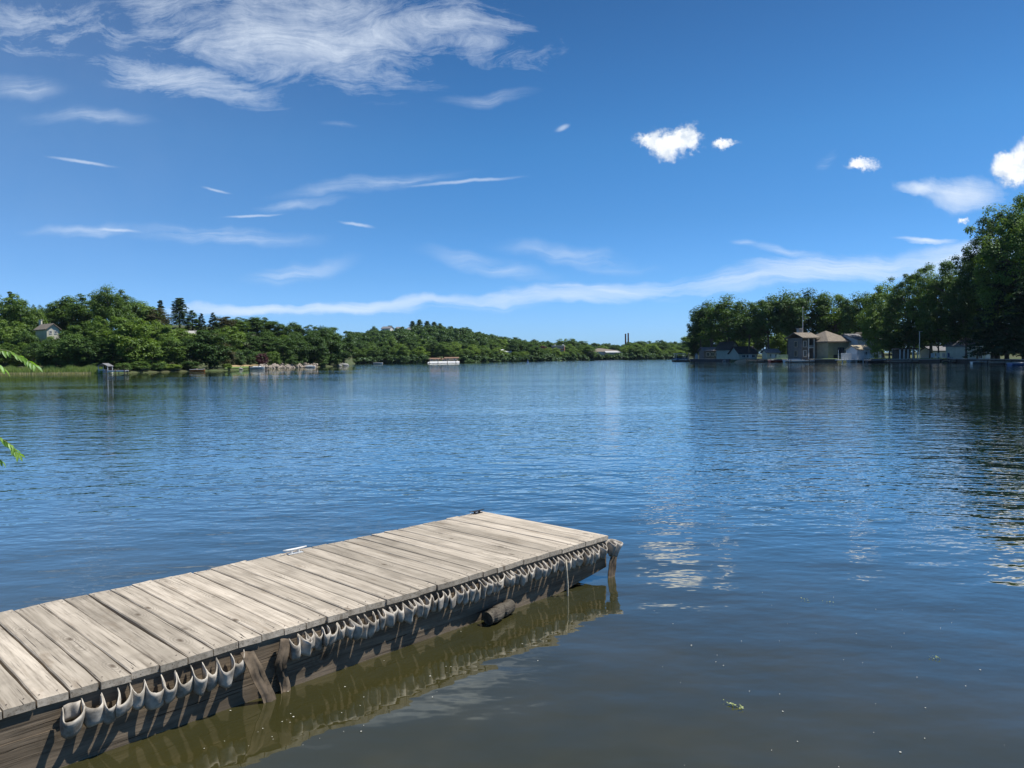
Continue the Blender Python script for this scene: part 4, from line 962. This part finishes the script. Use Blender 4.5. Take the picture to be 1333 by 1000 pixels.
# side beams of stacked boards; the outer end rides clear of the water
def beam(name, y, th, z1, zb0, zb1, s0, s1, seed, mt=BEAM):
    r_ = random.Random(seed); n = 60; vs = []; fs = []
    for j in range(n + 1):
        s_ = s0 + (s1 - s0) * j / n; t = min(1, s_ / 1.25); zb = zb0 + (zb1 - zb0) * t + r_.uniform(-.003, .003)
        for yy, zz in ((y, z1), (y + th, z1), (y + th, zb), (y, zb + .004)):
            vs.append((s_, sy * (yy + r_.uniform(-.0015, .0015)), zz))
    for j in range(n):
        for k in range(4): fs.append((j * 4 + k, j * 4 + (k + 1) % 4, (j + 1) * 4 + (k + 1) % 4, (j + 1) * 4 + k))
    fs += [(3, 2, 1, 0), tuple(n * 4 + k for k in range(4))]
    return MB().add(vs, fs).build(name, mt, dock)
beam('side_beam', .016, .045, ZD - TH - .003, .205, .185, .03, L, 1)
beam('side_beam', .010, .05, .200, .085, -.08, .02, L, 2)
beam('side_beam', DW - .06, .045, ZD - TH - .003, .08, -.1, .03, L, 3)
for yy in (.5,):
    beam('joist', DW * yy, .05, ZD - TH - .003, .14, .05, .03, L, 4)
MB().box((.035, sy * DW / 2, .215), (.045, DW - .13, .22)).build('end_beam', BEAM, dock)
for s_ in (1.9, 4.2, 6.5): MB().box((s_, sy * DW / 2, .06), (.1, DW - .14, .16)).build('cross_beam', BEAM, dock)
for s_, y_ in ((.35, DW - .12), (.35, DW * .55), (3.0, DW - .12), (5.8, DW - .12)): MB().tube([(s_, sy * y_, -1.0), (s_, sy * y_, .3)], .045, 10).build('post', WOODD, dock)

# ruffled hose fender
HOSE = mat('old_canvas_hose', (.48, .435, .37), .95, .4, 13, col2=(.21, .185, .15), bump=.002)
HOSER = mat('sunlit_hose_rim', (.55, .505, .43), .95, .3, 16, col2=(.27, .24, .19))  # paler top edges: sun catching the hose rim, painted into the colour
def ribbon(pts, name, h0=.095, thick=.0105, zt=None, hs=None, parent=dock, mt=HOSE, lean=.010, flare=.38):
    """pts: (s, out) path; vertical band of cloth hung along it"""
    n = len(pts); rows = 6; V2 = []; F2 = []
    P2 = np.array(pts); T = np.gradient(P2, axis=0); T /= np.linalg.norm(T, axis=1, keepdims=True) + 1e-9
    N = np.stack([-T[:, 1], T[:, 0]], 1)
    for side in (1, -1):
        for i in range(n):
            for r in range(rows):
                f = r / (rows - 1); rimc = .35 if r in (0, rows - 1) else 1.0
                o_ = P2[i] + N[i] * side * thick / 2 * rimc
                hh = hs[i] if hs is not None else h0; top = zt[i] if zt is not None else ZD - TH - .012
                lo = lean * f * (1 if P2[i][1] > .012 else 0) + .006 * math.sin(f * 3.1 + i * .13)
                V2.append((o_[0] * (1 - .55 * f if o_[0] < 0 else 1) + .004 * math.sin(f * 4 + i * .4), -sy * (o_[1] * (1 - flare * f) + .004 * math.sin(f * 3.1 + i * .13)) , top - hh * f))
    m_ = n * rows
    for i in range(n - 1):
        for r in range(rows - 1):
            a = i * rows + r; F2.append((a, a + 1, a + rows + 1, a + rows)); a += m_; F2.append((a, a + rows, a + rows + 1, a + 1))
    rim0 = len(F2)
    for i in range(n - 1):
        a = i * rows; b = a + m_; F2.append((a, a + rows, b + rows, b)); a += rows - 1; b = a + m_; F2.append((a, b, b + rows, a + rows))
    for i in (0, n - 1):
        for r in range(rows - 1): a = i * rows + r; b = a + m_; F2.append((a, b, b + 1, a + 1) if i == 0 else (a, a + 1, b + 1, b))
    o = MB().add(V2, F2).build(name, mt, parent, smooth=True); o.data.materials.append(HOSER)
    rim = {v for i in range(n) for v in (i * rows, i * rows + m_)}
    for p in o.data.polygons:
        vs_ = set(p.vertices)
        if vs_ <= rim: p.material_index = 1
    return o
def ruffle(s_start, s_end, seed, lmin, lmax, bmin, bmax, bulb=.14, hbase=.09, droop=.045):
    r_ = random.Random(seed); pts = []; hs = []; zt = []; s_ = s_start
    while s_ < s_end:
        Lp = r_.uniform(lmin, lmax); b = r_.uniform(bmin, bmax); al = Lp * r_.uniform(bulb * .7, bulb * 1.25); sk = r_.gauss(.22, .34) * Lp; b *= r_.choice((1, 1, 1, 1, .6)); hv_ = r_.uniform(.82, 1.15)
        hv = hbase * hv_; dz = r_.uniform(-.014, .012); n = 22
        for k in range(n):
            t = k / n; o_ = b * (math.sin(math.pi * t) ** .8)
            pts.append((s_ + Lp * t - al * math.sin(2 * math.pi * t) * 1.0 + sk * math.sin(math.pi * t) ** 2, .004 + o_))
            hs.append(hv * (1 - .16 * math.sin(math.pi * t) + .05 * math.sin(9 * t + s_ * 40))); zt.append(ZD - TH - .010 + (dz - droop * r_.uniform(.97, 1.03)) * math.sin(math.pi * t) ** .9)
        s_ += Lp
    return pts, hs, zt
def s_of(u_, v_): return t_ax.dot(on_z(u_, v_, ZD - TH) - A)
sA = s_of(375, 826); sB = s_of(318, 842); sC = s_of(103, 905)
pts, hs, zt = ruffle(.045, sA, 5, .040, .066, .056, .084, .13, .108, .040)
# big loose fold round the outer corner
e0 = [(-.055 + .0 * k, -.10 + .02 * k) for k in range(0)]
corner = [(.02, -.02), (-.012, -.012), (-.04, .003), (-.068, .024), (-.09, .054), (-.093, .084), (-.077, .106), (-.054, .102), (-.042, .078), (-.036, .05), (-.026, .038), (-.014, .06), (.004, .09), (.024, .088), (.03, .06), (.024, .03), (.02, .01)]
cp = []
for a, b in zip(corner, corner[1:]):
    for k in range(5): cp.append((a[0] + (b[0] - a[0]) * k / 5, a[1] + (b[1] - a[1]) * k / 5))
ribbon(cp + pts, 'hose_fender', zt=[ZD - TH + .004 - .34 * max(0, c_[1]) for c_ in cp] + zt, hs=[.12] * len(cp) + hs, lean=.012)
pts, hs, zt = ruffle(sB + .01, sC, 9, .060, .098, .066, .098, .15, .105, .055)
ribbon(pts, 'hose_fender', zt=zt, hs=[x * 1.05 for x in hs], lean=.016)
# end tab nailed flat
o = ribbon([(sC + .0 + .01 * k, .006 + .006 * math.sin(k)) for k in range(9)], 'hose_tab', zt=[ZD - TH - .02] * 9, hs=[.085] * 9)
# loose tails hanging to the water
def tail(s0, path, wdt, name, seed):
    """path: list of (ds, out, z) centre line; band is wdt wide along the dock"""
    V2 = []; F2 = []; n = len(path); r_ = random.Random(seed)
    for side in (0, 1):
        for i, (ds, ou, z) in enumerate(path):
            for q in range(5):
                f = q / 4 - .5; wv = .011 * math.sin(q * 1.9 + i * .8)
                V2.append((s0 + ds + f * wdt, -sy * (ou + wv + side * .006 + .004), z + f * .012))
    m_ = n * 5
    for i in range(n - 1):
        for q in range(4):
            a = i * 5 + q; F2.append((a, a + 1, a + 6, a + 5)); a += m_; F2.append((a, a + 5, a + 6, a + 1))
        for q in (0, 4):
            a = i * 5 + q; b = a + m_; F2.append((a, a + 5, b + 5, b))
    for i in (0, n - 1):
        for q in range(4): a = i * 5 + q; b = a + m_; F2.append((a, b, b + 1, a + 1))
    return MB().add(V2, F2).build(name, HOSEB, dock, smooth=True)
HOSEB = mat('brown_canvas_hose', (.15, .115, .08), .95, .35, 14, col2=(.06, .047, .034), bump=.002)
tail(s_of(318, 842), [(0, .012, .31), (-.01, .03, .27), (-.03, .045, .22), (-.05, .05, .16), (-.075, .06, .1), (-.1, .07, .04), (-.12, .075, -.05), (-.13, .08, -.2)], .085, 'hose_tail', 1)
tail(s_of(366, 830), [(-.02, .012, .32), (.0, .035, .28), (.02, .05, .24), (.03, .045, .19), (.015, .03, .15), (-.0, .02, .10), (-.015, .022, .04), (-.02, .02, -.03)], .07, 'hose_tail', 2)
o = tail(.045, [(-.06, .03, .24), (-.06, .035, .2), (-.05, .03, .14), (-.05, .03, .08), (-.045, .028, .02), (-.045, .03, -.04)], .09, 'hose_tail', 3)
# cleats
def cleat(loc, mt, nm='cleat'):
    c = MB(); c.tube([(-.095, 0, .052), (-.06, 0, .047), (0, 0, .044), (.06, 0, .047), (.095, 0, .052)], [.006, .011, .013, .011, .006], 10)
    o = c.build(nm, mt, dock, loc=loc, smooth=True)
    b = MB().box((0, 0, .004), (.115, .045, .008)); 
    b.build('cleat_base', mt, o); MB().tube([(-.03, 0, .008), (-.028, 0, .04)], .011, 8).build('cleat_post', mt, o); MB().tube([(.03, 0, .008), (.028, 0, .04)], .011, 8).build('cleat_post', mt, o)
    return o
CW = mat('white_cleat', (.58, .59, .58), .4, .05, 3, spec=.6); CB = mat('black_cleat', (.03, .03, .032), .4, .2, 3, metal=.4)
q = on_z(384, 721, ZD); cs_ = t_ax.dot(q - A); cw_ = w_ax.dot(q - A); o = cleat((cs_, sy * min(cw_, DW - .04), ZD + .004), CW); o['label'] = 'white cleat on the far edge of the dock'; o.scale = (1.15, 1.0, .8)
o = cleat((.12, sy * (DW - .05), ZD + .004), CB); o['label'] = 'black cleat at the far outer corner of the dock'; o.scale = (1.1, .9, .55)
# frayed rope dangling from the fender
q = on_z(716, 722, ZD - .06); s_ = t_ax.dot(q - A)
m = MB(); m.smooth = True; m.tube([(s_, -sy * .075, .30), (s_ + .004, -sy * .085, .2), (s_ - .003, -sy * .088, .08), (s_ + .003, -sy * .09, -.05), (s_, -sy * .09, -.3)], [.007, .008, .009, .009, .007], 8); m.build('rope_end', mat('bleached_rope', (.50, .44, .33), .9, .3, 60), dock)
# log
LOGM = wood_mat('mossy_log', (.07, .058, .045), (.17, .15, .12), (.02, .018, .015), 'x', .8, bump=.01, streak=.8)
q = on_z(650, 806, 0); h = empty('log', (q.x, q.y, 0), math.atan2(t_ax.y, t_ax.x) + R(16), 'short dark weathered log floating under the front edge of the dock', 'log')
m = MB(); n = 12; pts_ = [(-.16 + .32 * i / n, .01 * math.sin(i * .9), .055 + .004 * math.sin(i * 1.4)) for i in range(n + 1)]
m.tube(pts_, [.052 + .005 * math.sin(i * 2.1) for i in range(n + 1)], 16); m.build('log_body', LOGM, h)

# ------------------------------------------------------------------ foreground leafy twigs reaching in from the left
LEAFN = leaf_mat('near_leaf', (.20, .36, .05), (.32, .52, .10), .5, scale=30, gloss=.6)
TWIG = mat('green_twig', (.12, .16, .05), .7, .2, 20)
def twig(name, path, dep, label, lsz, seed, pairs=9):
    r_ = random.Random(seed)
    W0 = [at(u_, dep + dd, v_) for u_, v_, dd in path]
    h = empty(name, W0[0], 0, label, 'twig'); pts_ = [p - W0[0] for p in W0]
    MB().tube(pts_, [.0035 - .0025 * i / (len(pts_) - 1) for i in range(len(pts_))], 6).build('stem', TWIG, h)
    m = MB()
    def leaf(p, d, up, L_, w_):
        d = d.normalized(); s_ = d.cross(up).normalized(); nrm = s_.cross(d); vs = []; K = 7
        for j in range(K + 1):
            t = j / K; ww = w_ * math.sin(math.pi * min(.97, t * .94 + .04)) ** .8; c = p + d * L_ * t - nrm * L_ * .25 * t * t
            vs += [c - s_ * ww + nrm * ww * .45, c, c + s_ * ww + nrm * ww * .45]
        fs = []
        for j in range(K): fs += [(j * 3, j * 3 + 1, j * 3 + 4, j * 3 + 3), (j * 3 + 1, j * 3 + 2, j * 3 + 5, j * 3 + 4)]
        m.add(vs, fs)
    for k in range(pairs):
        f = (k + .5) / pairs * (len(pts_) - 1); i = min(len(pts_) - 2, int(f)); p = pts_[i].lerp(pts_[i + 1], f - i); d0 = (pts_[i + 1] - pts_[i]).normalized()
        for s_ in (-1, 1):
            side = d0.cross(Vector((0, 0, 1))).normalized() * s_
            d = d0 * .55 + side * .7 + Vector((0, 0, r_.uniform(-.75, .15)))
            leaf(p, d, Vector((r_.uniform(-.4, .4), r_.uniform(-.5, .1), 1)), lsz * r_.uniform(.75, 1.15), lsz * r_.uniform(.15, .2))
    leaf(pts_[-1], (pts_[-1] - pts_[-2]), Vector((0, -.3, 1)), lsz, lsz * .17)
    m.build('leaves', LEAFN, h, smooth=True); return h
twig('leafy_twig', [(-60, 440, 0), (-20, 452, 0), (10, 457, .02), (30, 466, .03), (46, 476, .03)], 2.2, 'upper bright green leafy twig reaching in at the left edge over the reeds', .027, 3, 17)
twig('leafy_twig', [(-60, 556, 0), (-25, 564, 0), (0, 570, .02), (15, 580, .03), (24, 592, .03)], 2.1, 'lower bright green leafy twig reaching in at the left edge over the open water', .021, 4, 17)
twig('leafy_twig', [(-60, 466, 0), (-25, 470, 0), (-4, 474, .02), (4, 480, .03)], 2.3, 'short leaf spray at the left edge just below the upper twig', .03, 5, 5)
twig('leafy_twig', [(-60, 580, 0), (-30, 585, 0), (-8, 592, .02), (1, 600, .03)], 2.1, 'short leaf spray at the left edge just beside the lower twig', .024, 6, 5)

# floating leaves and petals
FL = leaf_mat('floating_leaf', (.28, .34, .12), (.45, .50, .22), .3, scale=40)
def float_clump(u_, v_, r, n, label, seed):
    r_ = random.Random(seed); q = on_z(u_, v_, .003); m = MB()
    for k in range(n):
        t = r_.uniform(-1, 1); x = r * t + r_.gauss(0, r * .1); y = -r * t * .9 + r_.gauss(0, r * .3); a = r_.random() * 6.28; s_ = r * r_.uniform(.12, .24); z = r_.uniform(.0, .012)
        m.add([(x + s_ * math.cos(a), y + s_ * math.sin(a), z), (x + s_ * .6 * math.cos(a + 1.6), y + s_ * .6 * math.sin(a + 1.6), z + .004), (x - s_ * math.cos(a), y - s_ * math.sin(a), z + .002), (x - s_ * .6 * math.cos(a + 1.6), y - s_ * .6 * math.sin(a + 1.6), z)], [(0, 1, 2, 3)])
    o = m.build('floating_sprig', FL, loc=q); tag(o, label, 'leaves')
float_clump(955, 919, .042, 26, 'pale green sprig of leaves floating at the bottom right of centre', 2)
float_clump(1217, 857, .028, 14, 'small yellow-green leaf floating far right of the sprig', 3)
float_clump(1047, 781, .028, 8, 'faint pale leaf scrap floating right of the cloud reflection', 4)
float_clump(1078, 784, .028, 6, 'second faint leaf scrap right of the first one', 5)
PET = mat('petal', (.62, .60, .52), .7, .1, 40)
pm = MB(); pm.add([(math.cos(k * 1.047) * (1 if k % 3 else .7), math.sin(k * 1.047) * .6, .1 * (k % 2)) for k in range(6)], [tuple(range(6))])
p0 = pm.build('petal', PET); k_ = 0
spots = [(375, 900), (382, 933), (449, 894), (300, 925), (160, 960), (418, 862), (500, 860), (600, 822), (560, 880), (470, 952), (1019, 926), (1140, 793), (1276, 872), (1257, 893), (1172, 979), (700, 860), (680, 838), (900, 840), (876, 812)]
for i in range(34): spots.append((random.uniform(850, 1330), random.uniform(770, 1000)))
for i in range(30):
    x = random.uniform(200, 640); spots.append((x, 1005 - (x - 150) * .36 + random.uniform(0, 60)))
for x, y in spots:
    q = on_z(x, y, .004); o = p0.copy(); C.objects.link(o); o.location = q; s_ = random.uniform(.0022, .0055) * (1.5 if k_ < 19 else 1); o.scale = (s_, s_, s_); o.rotation_euler = (0, 0, random.random() * 6); k_ += 1
    tag(o, 'tiny pale petal drifting on the near water', 'petal', 'pale petals drifting on the near water')
bpy.data.objects.remove(p0)

# ------------------------------------------------------------------ the air: one closed box of even haze
hm = bpy.data.materials.new('haze'); hm.use_nodes = True; hn = NT(hm.node_tree); hm.node_tree.nodes.clear()
pv = hn.node('ShaderNodeVolumePrincipled', {'Color': (.62, .78, 1.0, 1), 'Density': .00005, 'Anisotropy': .2})
hn.l.new(pv.outputs[0], hn.node('ShaderNodeOutputMaterial').inputs['Volume'])
o = MB().box((0, 0, 38), (3600, 3600, 81)).build('haze', hm); tag(o, kind='stuff')
